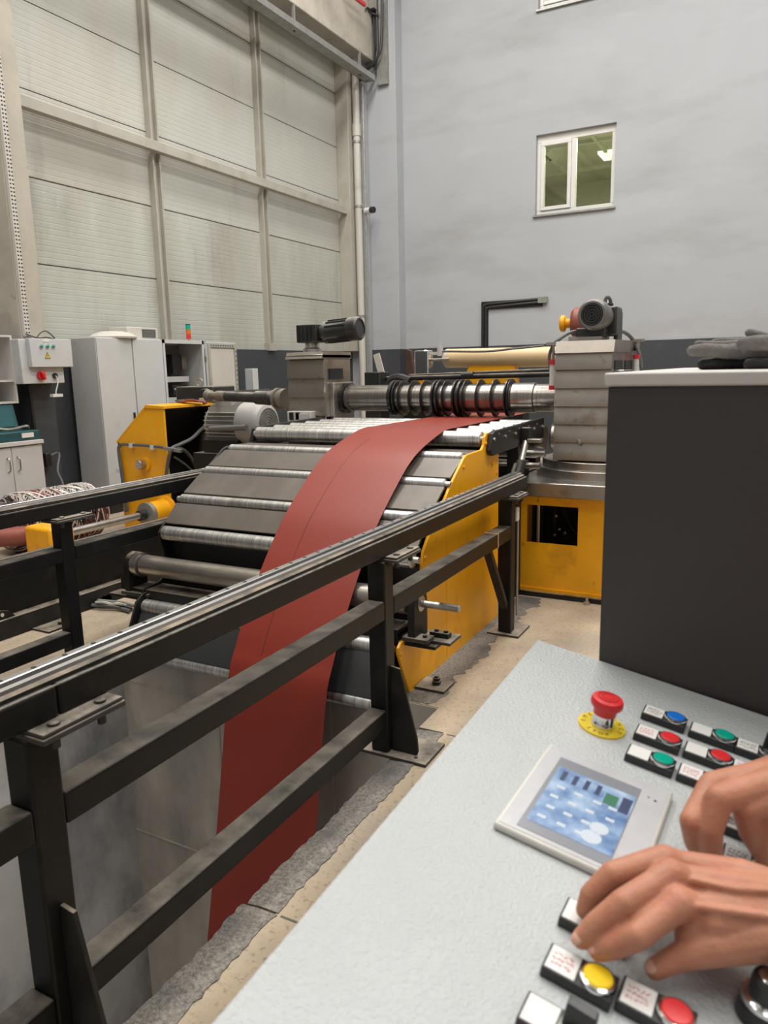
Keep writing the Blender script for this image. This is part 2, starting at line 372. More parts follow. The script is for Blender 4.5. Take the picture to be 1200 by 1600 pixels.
# left wall: sandwich panels between steel posts
wl = tag(MB().bx(XL-.4, XL-.03, YB, YF+.2, 0, CEIL).build('wall_left', m_joint, smooth=False), kind='structure')
zj = [1.95, 2.85, 3.765, 4.67, 5.575, 6.48, 7.39, 8.3, 9.2]
yb = [2.4, 5.3, 7.79, 10.1, 12.62]
for i, (z0, z1) in enumerate(zip(zj, zj[1:])):
    for y0, y1 in zip(yb, yb[1:]):
        MB().bx(XL-.06, XL, y0+.002, y1-.002, z0+.007, z1-.007).build('wall_panel', m_panel_low if i < 2 else m_panel, wl, smooth=False)
tag(MB().bx(XL-.03, XL+.06, YB, YF, 0, 1.955).build('baseboard_left', m_dado, smooth=False), kind='structure')
for i, y in enumerate((7.79, 10.1)):
    k = MB().bx(XL, XL+.012, y-.07, y+.07, 1.955, 9.9); k.bx(XL+.012, XL+.09, y-.07, y-.045, 1.955, 9.9); k.bx(XL+.012, XL+.09, y+.045, y+.07, 1.955, 9.9); k.bx(XL+.012, XL+.035, y-.045, y+.045, 1.955, 9.9)
    k.bx(XL+.0, XL+.11, y-.10, y+.10, 1.945, 2.06)
    tag(k.build('trim_%d' % (2+i), m_trim), kind='structure')
k = MB().bx(XL+.091, XL+.19, 5.3, 12.62, 4.41, 4.53)
tag(k.build('trim_4', m_trim, bevel=.006), kind='structure')
# corner post, blue-grey corner pier
tag(MB().bx(XL, XL+.26, 12.46, 12.70, 1.955, 7.9).build('trim_5', m_trim, bevel=.008), kind='structure')
tag(MB().bx(XL-.03, XL+.40, 12.72, YF, 0, 9.9).build('wall_corner', m_grey, smooth=False, bevel=.01), kind='structure')
# concrete column on the left
k = MB().bx(XL-.05, -7.0, 5.23, 5.52, 0, 7.02)
tag(k.build('concrete_column', m_conc, smooth=False, bevel=.02), kind='structure')
tag(MB().bx(XL, -6.988, 5.215, 5.535, 0, 1.96).build('baseboard_column', m_dado, smooth=False), kind='structure')
# crane beam along the left wall
k = MB().bx(-7.24, -6.92, YB, 12.86, 7.02, 8.6); k.bx(-7.36, -6.8, YB, 12.86, 8.6, 8.85)
tag(k.build('crane_beam', m_conc, smooth=False, bevel=.015), kind='structure')

# far wall with two windows cut in
WX0, WX1, WZ0, WZ1 = -4.01, -2.69, 4.145, 5.425
UX0, UX1, UZ0, UZ1 = -4.01, -2.69, 7.33, 8.6
k = MB(); y0, y1 = YF, YF+.3
for x0, x1, z0, z1 in ((XL-.1, WX0, 0, CEIL), (WX1, XR, 0, CEIL), (WX0, WX1, 0, WZ0), (WX0, WX1, WZ1, UZ0), (WX0, WX1, UZ1, CEIL)):
    k.bx(x0, x1, y0, y1, z0, z1)
wf = tag(k.build('wall_far', m_grey, smooth=False), kind='structure')
tag(MB().bx(-7.1, -6.51, 12.92, YF+.05, 0, 9.9).build('wall_pilaster', m_grey, smooth=False, bevel=.008), kind='structure')
k = MB().bx(-6.51, XR, YF-.012, YF+.02, 0, 1.985); k.bx(-7.102, -6.5, 12.905, YF, 0, 1.98)
tag(k.build('baseboard_far', m_dado, smooth=False), kind='structure')
def window(n, x0, x1, z0, z1, sill):
    y = YF+.07; f = .075
    wn = thing('window_%d' % n, ((x0+x1)/2, y, z0), kind='structure')
    k = MB(); k.bx(x0, x1, y, y+.07, z0, z0+f); k.bx(x0, x1, y, y+.07, z1-f-.04, z1); k.bx(x0, x0+f, y, y+.07, z0+f, z1-f-.04); k.bx(x1-f, x1, y, y+.07, z0+f, z1-f-.04)
    xm = x0+(x1-x0)*.475; k.bx(xm-.04, xm+.04, y, y+.07, z0+f, z1-f-.04)
    k.build('window_frame', m_white, wn, bevel=.006)
    s = .06; a, b, c, d = x0+f, xm-.04, z0+f, z1-f-.04
    k = MB(); k.bx(a, b, y-.022, y+.05, c, c+s); k.bx(a, b, y-.022, y+.05, d-s, d); k.bx(a, a+s, y-.022, y+.05, c+s, d-s); k.bx(b-s, b, y-.022, y+.05, c+s, d-s)
    k.build('sash', m_white, wn, bevel=.006)
    MB().bx(a+s, b-s, y+.02, y+.026, c+s, d-s).build('pane', m_glass, wn, smooth=False)
    MB().bx(xm+.04, x1-f, y+.03, y+.036, c, d).build('pane', m_glass, wn, smooth=False)
    MB().bx(x0-.03, x1+.03, YF-.045, y+.02, z0-.035, z0).build('window_sill', m_galv, wn, bevel=.005)
    return wn
window(1, WX0, WX1, WZ0, WZ1, 1); window(2, UX0, UX1, UZ0, UZ1, 1)
# lit office behind the lower window
k = MB(); ox0, ox1, oy1, oz0, oz1 = -6.6, -1.2, 18.6, 3.4, 5.78
k.bx(ox0, ox1, YF+.3, oy1, oz1, oz1+.1); k.bx(ox0, ox1, YF+.3, oy1, oz0-.1, oz0); k.bx(ox0, ox1, oy1, oy1+.1, oz0, oz1); k.bx(ox0-.1, ox0, YF+.3, oy1, oz0, oz1); k.bx(ox1, ox1+.1, YF+.3, oy1, oz0, oz1)
off = tag(k.build('wall_office', m_office, smooth=False), kind='structure')
k = MB(); k.bx(ox0, ox1, 15.2, 15.28, oz1-.06, oz1); k.bx(ox0, ox1, 17.2, 17.28, oz1-.06, oz1); k.bx(-4.6, -4.54, YF+.3, oy1, oz1-.05, oz1); k.bx(-3.5, -3.44, YF+.3, oy1, oz1-.05, oz1); k.bx(ox0, ox1, oy1-.06, oy1, 4.95, 5.02)
k.build('ceiling_batten', mat('office_batten', (.42, .43, .34), .7), off)
k = MB(); k.bx(-5.1, -4.4, 15.4, 16.1, oz1-.05, oz1); k.build('ceiling_cassette', mat('office_batten', (.4, .4, .4)), off)
k = MB(); k.bx(-4.95, -4.55, 15.55, 15.95, oz1-.065, oz1-.05); k.build('cassette_grille', m_officed, off)
k = MB(); k.bx(-4.0, -2.9, oy1-.05, oy1, 4.2, 5.2); k.build('office_board', m_officed, off)
lp = P(950, 243, Z=oz1-.03)
k = MB(); k.bx(lp.x-.14, lp.x+.5, lp.y-.3, lp.y+.3, oz1-.05, oz1); k.build('ceiling_lamp', m_lamp, off)
l = bpy.data.lights.new('office_light', 'AREA'); l.size = .9; l.energy = 400; l.color = (1, .96, .84)
lo = bpy.data.objects.new('office_light', l); COL.objects.link(lo); lo.location = (-2.4, 14.9, oz1-.15)

# ------------------------------------------------------------------ fittings on the walls
def S(name, mb_, m_, label, cat, group=None, **k): return tag(mb_.build(name, m_, **k), label, cat, group)
k = MB()
t = thing('drain_pipe', (-7.27, 12.62, 2), 'tall cream vertical pipe clamped beside the steel corner post', 'pipe')
px = -7.16; py = 12.62
MB().cyl((px, py, .0), (px, py, 8.2), .065).build('pipe', m_pvc, t)
for z in (2.6, 4.55, 5.65):
    MB().cyl((px, py, z-.02), (px, py, z+.02), .075).build('pipe_clamp', m_galv, t)
MB().cyl((px, py, 5.75), (px, py, 5.95), .078).build('pipe_socket', m_pvc, t)
S('wall_conduit', MB().cyl((-7.04, 12.66, .0), (-7.04, 12.66, 6.6), .02), m_galv, 'thin grey vertical conduit between the cream pipe and the grey corner', 'pipe')
# security camera and its junction box
c = P(578, 331, Y=12.75)
t = thing('security_camera', c, 'small white bullet camera with black lens face on the grey corner', 'camera')
c.y = 12.70
MB().cyl(c+V((0, .03, 0)), c+V((0, -.05, 0)), .055, n=16).build('camera_mount', m_white, t)
MB().cyl(c+V((-.03, -.07, .0)), c+V((.10, -.09, -.0)), .05, n=16).build('camera_body', m_white, t)
MB().cyl(c+V((.10, -.09, 0)), c+V((.17, -.11, -.01)), .056, n=16).build('lens_hood', m_blkpl, t)
c = P(562, 324, Y=12.68)
S('junction_box', MB().box(c, (.13, .09, .11)), m_pvc, 'small cream junction box on the conduit left of the camera', 'box', bevel=.01)
# cable tray under the beam
t = thing('cable_tray', (-6.95, 8, 6.7), 'long galvanised cable tray hung under the concrete beam', 'cable tray')
MB().bx(-7.04, -6.84, -1, 12.78, 6.66, 6.672).build('tray_bed', m_galv, t)
for x in (-7.04, -6.845): MB().bx(x, x+.006, -1, 12.78, 6.66, 6.75).build('tray_side', m_galv, t)
for y in (6.2, 8.3, 10.4, 12.4): MB().bx(-6.96, -6.92, y-.02, y+.02, 6.66, 7.03).build('hanger', m_galv, t)
for i in range(3): MB().tube([(-7.0+.06*i, -1, 6.69), (-7.0+.055*i, 6, 6.70), (-6.99+.055*i, 12.7, 6.69)], .018, 6).build('cable', m_rubber, t)
t = thing('cable_riser', (-6.7, 12.85, 6.4), 'grey vertical cable trunking up the pilaster beside the beam end', 'cable tray')
a = P(590, 134, Y=12.86); b = P(606, 134, Y=12.86)
MB().bx(a.x, b.x, 12.84, 12.92, a.z, 9.8).build('trunking', m_galv, t)
for i, x in enumerate((a.x-.03, a.x+.03)):
    MB().tube([(x-.30+.1*i, 12.64, 6.72), (x-.12, 12.72, 6.70), (x, 12.82, 7.0+.15*i), (x, 12.82, 8.0), (x, 12.82, 9.6)], .022, 8).build('cable', m_rubberblk, t)
a = P(585, 98, Y=12.8)
MB().tube([P(562, 110, Y=12.7), P(578, 105, Y=12.72), P(592, 85, Y=12.74), P(596, 60, Y=12.76), P(597, 0, Y=12.78)], .025, 8).build('cable', m_rubberblk, t)
t = thing('conductor_feed', P(568, 8, Y=12.7), 'red conductor bar end with black looped cable on the beam', 'cable')
MB().bar(P(545, -12, X=-6.76), P(570, 8, X=-6.76), .05, .05).build('conductor_bar', m_redpl, t)
MB().box(P(580, 4, Y=12.75), (.16, .1, .22)).build('end_box', m_galv, t)
MB().tube([P(556, 6, Y=12.6), P(560, 18, Y=12.6), P(568, 20, Y=12.6), P(574, 12, Y=12.65), P(580, 20, Y=12.75), P(592, 24, Y=12.8)], .016, 7).build('looped_cable', m_rubberblk, t)
# black angled trunking on the far wall
t = thing('angled_conduit', (-4.92, 13.15, 1.9), 'black conduit on the grey wall rising then turning right, open end', 'pipe')
a = P(755, 545, Y=13.17); b = P(755, 476, Y=13.17); c = P(846, 467, Y=13.17)
for i, d in enumerate((0, .052)):
    MB().tube([(a.x+d, 13.16, 1.2), (a.x+d, 13.16, b.z-.10-d), (a.x+d+.02, 13.16, b.z-.03-d), (a.x+.09+d, 13.16, b.z-d), (c.x, 13.16, c.z-d)], .026, 8, smooth=3).build('conduit', m_blkpl, t)
k = MB().bx(a.x-.04, a.x+.09, 13.175, 13.19, 1.9, b.z+.03); k.bx(a.x-.04, c.x+.02, 13.175, 13.19, b.z-.09, b.z+.05); k.build('back_plate', m_blkflat, t)
MB().box((c.x+.03, 13.15, c.z-.02), (.16, .06, .10)).build('open_end', m_galv, t)
# slotted cable duct on the concrete column
t = thing('slotted_duct', (-6.98, 5.24, 2), 'cream slotted wiring duct running up the concrete column', 'cable duct')
MB().bx(-6.999, -6.955, 5.235, 5.30, 2.02, 6.9).build('duct_channel', m_cream, t, bevel=.004)
k = MB()
for i in range(120):
    z = 2.05+i*.038
    for y in (5.247, 5.277): k.bx(-6.956, -6.9535, y, y+.017, z, z+.014)
tag(k.build('duct_slots', m_dark, t), kind='stuff')
k = MB().tube([(-6.97, 5.25, 2.03), (-6.9, 5.3, 1.99), (-6.88, 5.36, 2.05), (-6.86, 5.42, 2.07), (-6.84, 5.5, 2.0)], .006, 6); k.tube([(-6.95, 5.24, 2.04), (-6.86, 5.3, 2.0), (-6.84, 5.4, 2.005), (-6.83, 5.48, 1.99)], .008, 6)
k.build('loose_wire', m_rubberblk, t)

# ================================================================== LEFT-HAND EQUIPMENT
# open shelf hung above the base cabinet
t = thing('wall_shelf', (-7.0, 4.5, 1.34), 'white open wall shelf at the left edge above the teal case', 'shelf')
yb1 = 5.035
MB().bx(-7.25, -6.9, yb1-.02, yb1, 1.345, 2.02).build('side_panel', m_wood, t); MB().bx(-7.25, -6.9, 3.8, 3.82, 1.345, 2.02).build('side_panel', m_wood, t)
MB().bx(-7.25, -6.9, 3.82, yb1-.02, 2.0, 2.02).build('top_panel', m_wood, t); MB().bx(-7.25, -6.9, 3.82, yb1-.02, 1.345, 1.365).build('bottom_panel', m_wood, t)
MB().bx(-7.25, -6.91, 3.82, yb1-.02, 1.56, 1.58).build('shelf_board', m_wood, t); MB().bx(-7.25, -7.24, 3.82, yb1-.02, 1.365, 2.0).build('back_panel', m_wood, t)
MB().bx(-7.24, -6.91, 4.55, 4.57, 1.365, 1.56).build('divider', m_wood, t)
# base cabinet
t = thing('base_cabinet', (-6.8, 4.5, 0), 'white two-door base cabinet at the left edge under the teal case', 'cabinet')
MB().bx(-7.2, -6.62, 4.0, 5.02, .06, .945).build('carcass', m_wood, t)
MB().bx(-7.0, -6.66, 4.05, 4.98, 0, .06).build('plinth', m_blkpl, t)
MB().bx(-7.22, -6.58, 3.98, 5.035, .945, .985).build('worktop', m_wood, t, bevel=.004)
yd = P(22, 740, X=-6.6).y
for y0, y1, yh in ((4.0, yd-.004, yd-.055), (yd+.004, 5.02, yd+.055)):
    d = MB().bx(-6.62, -6.6, y0, y1, .07, .935).build('door', m_wood, t, bevel=.002)
    MB().tube([(-6.60, yh, .70), (-6.57, yh, .715), (-6.565, yh, .77), (-6.57, yh, .825), (-6.60, yh, .84)], .007, 8).build('handle', m_steel, d)
# teal tool case, open
t = thing('tool_case', (-6.8, 4.6, .985), 'open teal plastic tool case lying on the white base cabinet', 'tool case')
MB().bx(-6.98, -6.62, 4.2, 5.03, .987, 1.08).build('case_bottom', m_teal, t, bevel=.012)
MB().bx(-6.625, -6.61, 4.82, 4.95, 1.015, 1.06).build('latch', m_white, t)
rot = Euler((0, R(-14), 0)).to_matrix()
MB().box((-6.90, 4.57, 1.205), (.06, .80, .26), rot).build('case_lid', m_teal, t, bevel=.012)
k = MB().box((-6.868, 4.57, 1.21), (.012, .72, .19), rot); k.build('lid_recess', mat('teal_dark', (.012, .085, .095), .5), t)
MB().tube([(-6.70, 4.1, 1.10), (-6.68, 4.5, 1.13), (-6.7, 4.75, 1.10), (-6.72, 4.95, 1.12), (-6.75, 5.0, 1.10)], .016, 7).build('tool_bar', m_steel, t)
# control box on the column
t = thing('control_box', (-6.9, 5.3, 1.5), 'grey wall control box with three green lamps and red rotary switch', 'control box')
MB().bx(-7.0, -6.78, 5.02, 5.52, 1.535, 1.98).build('box_body', m_cab, t, bevel=.006)
MB().bx(-6.78, -6.72, 5.10, 5.60, 1.70, 1.985).build('lid', m_cab, t, bevel=.005)
a = P(63, 541, X=-6.715)
for px in (64, 73.5, 82.5):
    a = P(px, 541, X=-6.72); l = MB().cyl(a, a+V((.012, 0, 0)), .021, n=16).build('indicator_ring', m_chrome, t)
    MB().lathe([(.016, 0), (.016, .016), (.010, .024), (0, .026)], a, V((1, 0, 0)), 14).build('indicator_lamp', m_greenpl, l)
a = P(74, 552, X=-6.718); h = .052
MB().prism([(a.y-h*.62, a.z-h), (a.y+h*.62, a.z-h), (a.y, a.z+.012)], 'X', -6.72, -6.716).build('warning_sign', m_ink, t, smooth=False)
MB().prism([(a.y-h*.5, a.z-h*.9), (a.y+h*.5, a.z-h*.9), (a.y, a.z+.002)], 'X', -6.717, -6.715).build('sign_face', m_yeldisc, t, smooth=False)
z = a.z-.024; y = a.y
MB().prism([(y+.004, z+.018), (y-.008, z-.004), (y-.001, z-.003), (y-.005, z-.020), (y+.009, z+.003), (y+.002, z+.003)], 'X', -6.7155, -6.714).build('lightning_mark', m_ink, t, smooth=False)
a = P(72, 532, X=-6.718); MB().bx(-6.72, -6.717, a.y-.035, a.y+.035, a.z-.014, a.z+.018).build('name_tag', m_card, t)
a = P(63, 587, X=-6.78)
sw = MB().cyl(a, a+V((.03, 0, 0)), .045, n=20).build('rotary_switch', m_redpl, t)
MB().box(a+V((.045, 0, 0)), (.04, .028, .085), Euler((R(20), 0, 0)).to_matrix()).build('switch_grip', m_redpl, sw, bevel=.006)
a = P(85, 587, X=-6.78); MB().cyl(a, a+V((.02, 0, 0)), .028, n=16).build('cable_gland', m_blkpl, t)
b = P(88, 616, X=-6.74)
S('hanging_plug', MB().tube([a+V((.02, 0, 0)), a+V((.035, .01, -.06)), b+V((0, 0, .03)), b], .006, 6).box(b+V((0, .0, -.012)), (.05, .12, .03)), m_white, 'white plug hanging on a thin lead below the control box', 'plug')
S('wall_cable', MB().tube([(-6.97, 5.22, 1.53), (-6.97, 5.23, 1.3), (-6.97, 5.235, 1.0), (-6.965, 5.24, .6), (-6.97, 5.25, .05)], .02, 7), m_rubberblk, 'dark cable running down the column below the control box', 'cable')
t = thing('socket_post', (-6.9, 5.45, .2), 'small dark socket block with drooping grey lead beside the base cabinet', 'socket')
a = P(73, 718, X=-6.95)
MB().box(a, (.08, .07, .14)).build('socket_body', m_blkpl, t, bevel=.008)
MB().tube([a+V((.02, 0, .03)), a+V((.08, .10, .06)), P(90, 735, X=-6.7), P(99, 758, X=-6.6), P(102, 790, X=-6.5), P(104, 815, X=-6.4)], .010, 7).build('lead', m_rubber, t)
# tall enclosures
def enclosure(y0, y1, label, open_=False):
    t = thing('electrical_enclosure', (-7.13, (y0+y1)/2, 0), label, 'cabinet', 'tall electrical enclosures along the left wall')
    MB().bx(-7.34, -6.9, y0, y1, 0, .1).build('plinth', m_blkpl, t)
    if not open_:
        MB().bx(-7.36, -6.92, y0+.003, y1-.003, .1, 2.03).build('body', m_cab, t, bevel=.005)
        d = MB().bx(-6.92, -6.9, y0+.006, y1-.006, .11, 2.025).build('door', m_cab, t, bevel=.004)
        MB().bx(-6.9, -6.888, y1-.07, y1-.045, 1.0, 1.16).build('door_lock', m_blkpl, d)
    else:
        k = MB(); k.bx(-7.36, -7.34, y0, y1, .1, 2.03); k.bx(-7.36, -6.92, y0, y0+.02, .1, 2.03); k.bx(-7.36, -6.92, y1-.02, y1, .1, 2.03); k.bx(-7.36, -6.92, y0, y1, 2.01, 2.03); k.bx(-7.36, -6.92, y0, y1, .1, .12)
        k.bx(-6.92, -6.9, y0, y0+.035, .1, 2.03); k.bx(-6.92, -6.9, y1-.035, y1, .1, 2.03); k.bx(-6.92, -6.9, y0, y1, 1.985, 2.03)
        k.build('body', m_cab, t)
        MB().bx(-7.335, -7.32, y0+.03, y1-.03, .2, 1.98).build('mounting_plate', mat('dim_plate', (.16, .155, .145), .6), t)
        ym = y0+.42
        for z0, z1, y_, w_, m_ in ((1.60, 1.86, y0+.40, .16, m_blkpl), (1.66, 1.84, y0+.58, .10, m_dusty), (1.32, 1.46, y0+.38, .28, m_blkpl), (1.02, 1.20, y0+.38, .28, m_motorblk)):
            MB().bx(-7.32, -7.14, y_, y_+w_, z0, z1).build('switchgear', m_, t, bevel=.006)
        for z in (1.50, 1.23): MB().bx(-7.32, -7.14, y0+.03, y0+.69, z, z+.07).build('wiring_duct', m_cab, t)
        MB().bx(-7.15, -7.10, y0+.66, y0+.70, 1.33, 1.44).build('yellow_terminal', m_yeldisc, t)
        for i in range(4): MB().bx(-7.15, -7.135, y0+.40+.05*i, y0+.425+.05*i, 1.40, 1.415).build('terminal', m_white, t)
        # door swung right round on its right-hand hinges
        dr = math.radians(8); L_ = y1-y0; rot = Euler((0, 0, dr)).to_matrix(); hx = V((-6.885, y1+.01, 0))
        def dpt(a, b): return hx + rot @ V((a, b, 0))
        d = MB(); c = hx + rot @ V((0, L_/2, 1.065)); d.box(c, (.02, L_, 1.92), rot)
        d = d.build('open_door', m_cab, t)
        k = MB()
        for (b0, b1, z0, z1) in ((.02, L_-.02, 1.95, 2.0), (.02, L_-.02, .12, .17), (.02, .07, .17, 1.95), (L_-.07, L_-.02, .17, 1.95)):
            k.box(hx + rot @ V((.022, (b0+b1)/2, (z0+z1)/2)), (.026, b1-b0, z1-z0), rot)
        k.build('door_rim', m_trim, d)
        k = MB()
        for i in range(26): k.box(hx + rot @ V((.037, L_-.045, .25+i*.066)), (.004, .014, .02), rot)
        for i in range(10): k.box(hx + rot @ V((.037, .09+i*.08*L_, 1.975)), (.004, .03, .012), rot)
        tag(k.build('rim_holes', m_dark, d), kind='stuff')
        MB().box(hx + rot @ V((.018, L_/2, 1.06)), (.012, L_-.16, 1.74), rot).build('door_lining', m_cream, d)
        for z in (.5, 1.2, 1.8): MB().cyl((-6.89, y1+.005, z-.03), (-6.89, y1+.005, z+.03), .014, n=10).build('hinge', m_steel, t)
enclosure(6.09, 6.62, 'leftmost tall closed grey enclosure, scuffed, with white fan dome on top')
enclosure(6.625, 7.12, 'closed grey enclosure in the middle, under the beige vented box')
enclosure(7.125, 7.88, 'open grey enclosure showing switchgear, door swung wide open', True)
t = thing('roof_fan', (-7.1, 6.35, 2.03), 'shallow white fan dome on top of the leftmost enclosure', 'fan')
a = P(176, 523, X=-7.1)
MB().lathe([(0, 0), (.27, 0), (.275, .02), (.22, .06), (.12, .085), (0, .09)], (-7.12, a.y+.02, 2.03), V((0, 0, 1)), 32).build('fan_cowl', m_cream, t)
MB().lathe([(0, -.02), (.25, -.02), (.25, .01), (0, .01)], (-7.12, a.y+.02, 2.045), V((0, 0, 1)), 32).build('fan_base', m_cab, t)
t = thing('vented_box', (-7.15, 7.0, 2.03), 'beige box with dark vent grille standing on the middle enclosure', 'fan')
a = P(198, 527, X=-7.0).y; b = P(245, 527, X=-7.0).y
MB().bx(-7.3, -6.98, a, b, 2.03, 2.17).build('box_body', m_cream, t, bevel=.008)
k = MB(); k.bx(-6.98, -6.976, b-.26, b-.04, 2.05, 2.15); g = k.build('vent_opening', m_dark, t)
k = MB()
for i in range(6): k.bx(-6.978, -6.972, b-.26, b-.04, 2.054+i*.017, 2.062+i*.017)
k.build('vent_slats', m_galv, t)
t = thing('signal_tower', (-7.15, 7.6, 2.03), 'green orange and red signal light tower on the open enclosure', 'signal light')
a = P(295, 529, X=-7.1); a.z = 2.03
MB().cyl(a, a+V((0, 0, .03)), .012, n=10).build('stem', m_steel, t)
for i, mm in enumerate((m_redpl, m_orgpl, m_greenpl)):
    z = .03+i*.062; MB().cyl(a+V((0, 0, z)), a+V((0, 0, z+.060)), .032, n=18).build('lamp_segment', mm, t)
MB().cyl(a+V((0, 0, .216)), a+V((0, 0, .224)), .034, n=18).build('cap', m_blkpl, t)
S('cable_duct', MB().bx(-7.2, -7.05, P(392, 600, X=-7.1).y, P(400, 600, X=-7.1).y, 0, 1.66), m_cab, 'narrow grey duct standing right of the open enclosure door', 'cable duct', bevel=.005)

# yellow scrap winder housing
YBF = 5.52
t = thing('winder_housing', (-5.7, 6.0, 0), 'orange-yellow sloped steel winder housing with open dark side', 'machine housing')
prof = [(-6.055, 0), (-5.40, 0), (-5.40, 1.27), (-5.62, 1.29), (-6.08, .915)]
Y2 = 6.50
MB().prism(prof, 'Y', YBF, YBF+.02).build('front_plate', m_yellow, t, bevel=.004)
MB().prism(prof, 'Y', Y2-.02, Y2).build('back_plate', m_yellow, t, bevel=.004)
MB().faces([], []).prism([(-5.66, 1.275), (-5.385, 1.268), (-5.385, 1.292), (-5.63, 1.305)], 'Y', YBF-.01, Y2+.02).build('top_plate', m_yellow, t)
MB().prism([(-6.08, .915), (-5.62, 1.29), (-5.635, 1.305), (-6.098, .925)], 'Y', YBF, Y2).build('sloping_plate', m_yellow, t)
MB().bx(-6.07, -6.05, YBF, Y2, 0, .92).build('rear_plate', m_yellow, t)
MB().bx(-5.45, -5.40, Y2-.08, Y2-.02, 0, 1.27).build('corner_post', m_yellow, t)
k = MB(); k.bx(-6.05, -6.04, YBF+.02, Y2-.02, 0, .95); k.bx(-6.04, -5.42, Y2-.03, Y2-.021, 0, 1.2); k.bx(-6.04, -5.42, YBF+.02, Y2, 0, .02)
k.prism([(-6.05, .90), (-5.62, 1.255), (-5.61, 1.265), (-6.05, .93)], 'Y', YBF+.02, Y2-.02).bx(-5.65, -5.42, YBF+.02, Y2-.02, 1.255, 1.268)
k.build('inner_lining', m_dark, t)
a = P(228, 725, Y=YBF); 
f = MB().cyl(a+V((0, 0, 0)), a+V((0, -.02, 0)), .07, n=24).build('bearing_cap', m_yellow, t)
MB().lathe([(0, 0), (.045, 0), (.05, .005), (.05, .06), (.042, .068), (0, .068)], a+V((-.02, -.02, 0)), V((0, -1, 0)), 8).build('hex_shaft_end', m_steel, f)
# conduit loop on the front
z0 = P(183, 695, Y=YBF-.02).z
k = MB()
for d in (0, .028):
    p = [P(200-d*90, 800, Y=YBF-.03), P(190-d*90+3, 750, Y=YBF-.03), P(184-d*60+2, 705, Y=YBF-.03), P(186-d*60+2, 698-d*60, Y=YBF-.03), P(193, 695-d*50, Y=YBF-.03), P(240, 698-d*50, Y=YBF-.03), P(278, 703-d*50, Y=YBF-.03)]
    k.tube(p, .010, 7, smooth=3)
k.build('conduit_loop', m_rubber, t)
for px, py in ((206, 696), (239, 699), (186, 735)):
    MB().box(P(px, py, Y=YBF-.03), (.035, .05, .045)).build('conduit_clip', m_white, t)
MB().bar(P(256, 700, Y=YBF-.04), P(283, 705, Y=YBF-.04), .03, .03).build('conduit_sleeve', m_galv, t)
k = MB(); q = [P(258, 760, Y=YBF-.04), P(262, 725, Y=YBF-.05), P(268, 702, Y=YBF-.06), P(280, 695, X=-5.33), P(300, 685, X=-5.3), P(318, 668, X=-5.3), P(333, 663, X=-5.32)]
k.tube(q, .018, 8); k.tube([P(268, 703, X=-5.38), P(284, 702, X=-5.42), P(296, 712, X=-5.5), P(308, 732, X=-5.5)], .018, 8); k.tube([P(272, 714, X=-5.42), P(292, 728, X=-5.5), P(306, 742, X=-5.5)], .012, 7)
k.build('flexible_hose', m_rubber, t)
# cylinder inside the housing
k = MB(); a, b, c = P(328, 636, X=-5.6), P(322, 680, X=-5.55), P(318, 722, X=-5.5)
k.cyl(a, b, .055); k.cyl(b, b+(c-b)*.85, .072); k.cyl(b+(c-b)*.85, c, .035); k.build('tilt_cylinder', m_black2, t)
MB().tube([P(325, 705, X=-5.45), P(329, 712, X=-5.4), P(324, 722, X=-5.4), P(316, 728, X=-5.4)], .012, 7).build('hose_fitting', m_steel, t)
# winder shaft
t = thing('winder_shaft', (-5.5, 4.9, .3), 'long grey winding shaft with flange reaching left from the yellow housing', 'shaft')
wx_ = -5.46; a = P(226, 804, X=wx_); fy = a.y
MB().lathe([(0, 0), (.14, 0), (.14, .03), (.11, .04), (.11, YBF-fy-.06), (.0, YBF-fy-.06)], (wx_, YBF, a.z), V((0, -1, 0)), 32).build('hub', m_yellow, t)
MB().lathe([(0, 0), (.115, 0), (.115, .05), (.05, .055), (0, .055)], (wx_, fy+.06, a.z), V((0, -1, 0)), 28).build('flange_ring', m_galv, t)
MB().cyl((wx_, fy, a.z), (wx_, 4.33, a.z), .036).build('shaft', m_steel, t)
MB().cyl((wx_, fy-.08, a.z), (wx_, fy-.01, a.z), .05).build('collar', m_blkpl, t)
shz = a.z
# bearing block and brown roller at far left
t = thing('bearing_block', (-5.8, 4.35, 0), 'chipped orange-yellow bearing block with brown roller at the left', 'bearing block')
a, b = P(40, 868, Y=4.3), P(82, 862, Y=4.3)
MB().bx(-5.72, -5.38, 4.08, 4.33, .05, .345).build('block', m_yellow, t, bevel=.03)
MB().bx(-5.85, -5.34, 4.02, 4.36, 0, .05).build('base_plate', m_blkflat, t)
MB().lathe([(0, 0), (.05, 0), (.05, .05), (.085, .06), (.085, .45), (.095, .46), (.095, .5), (0, .5)], (-5.72, 4.2, .24), V((-.75, -.66, .0)), 24).build('brown_roller', m_brownred, t)
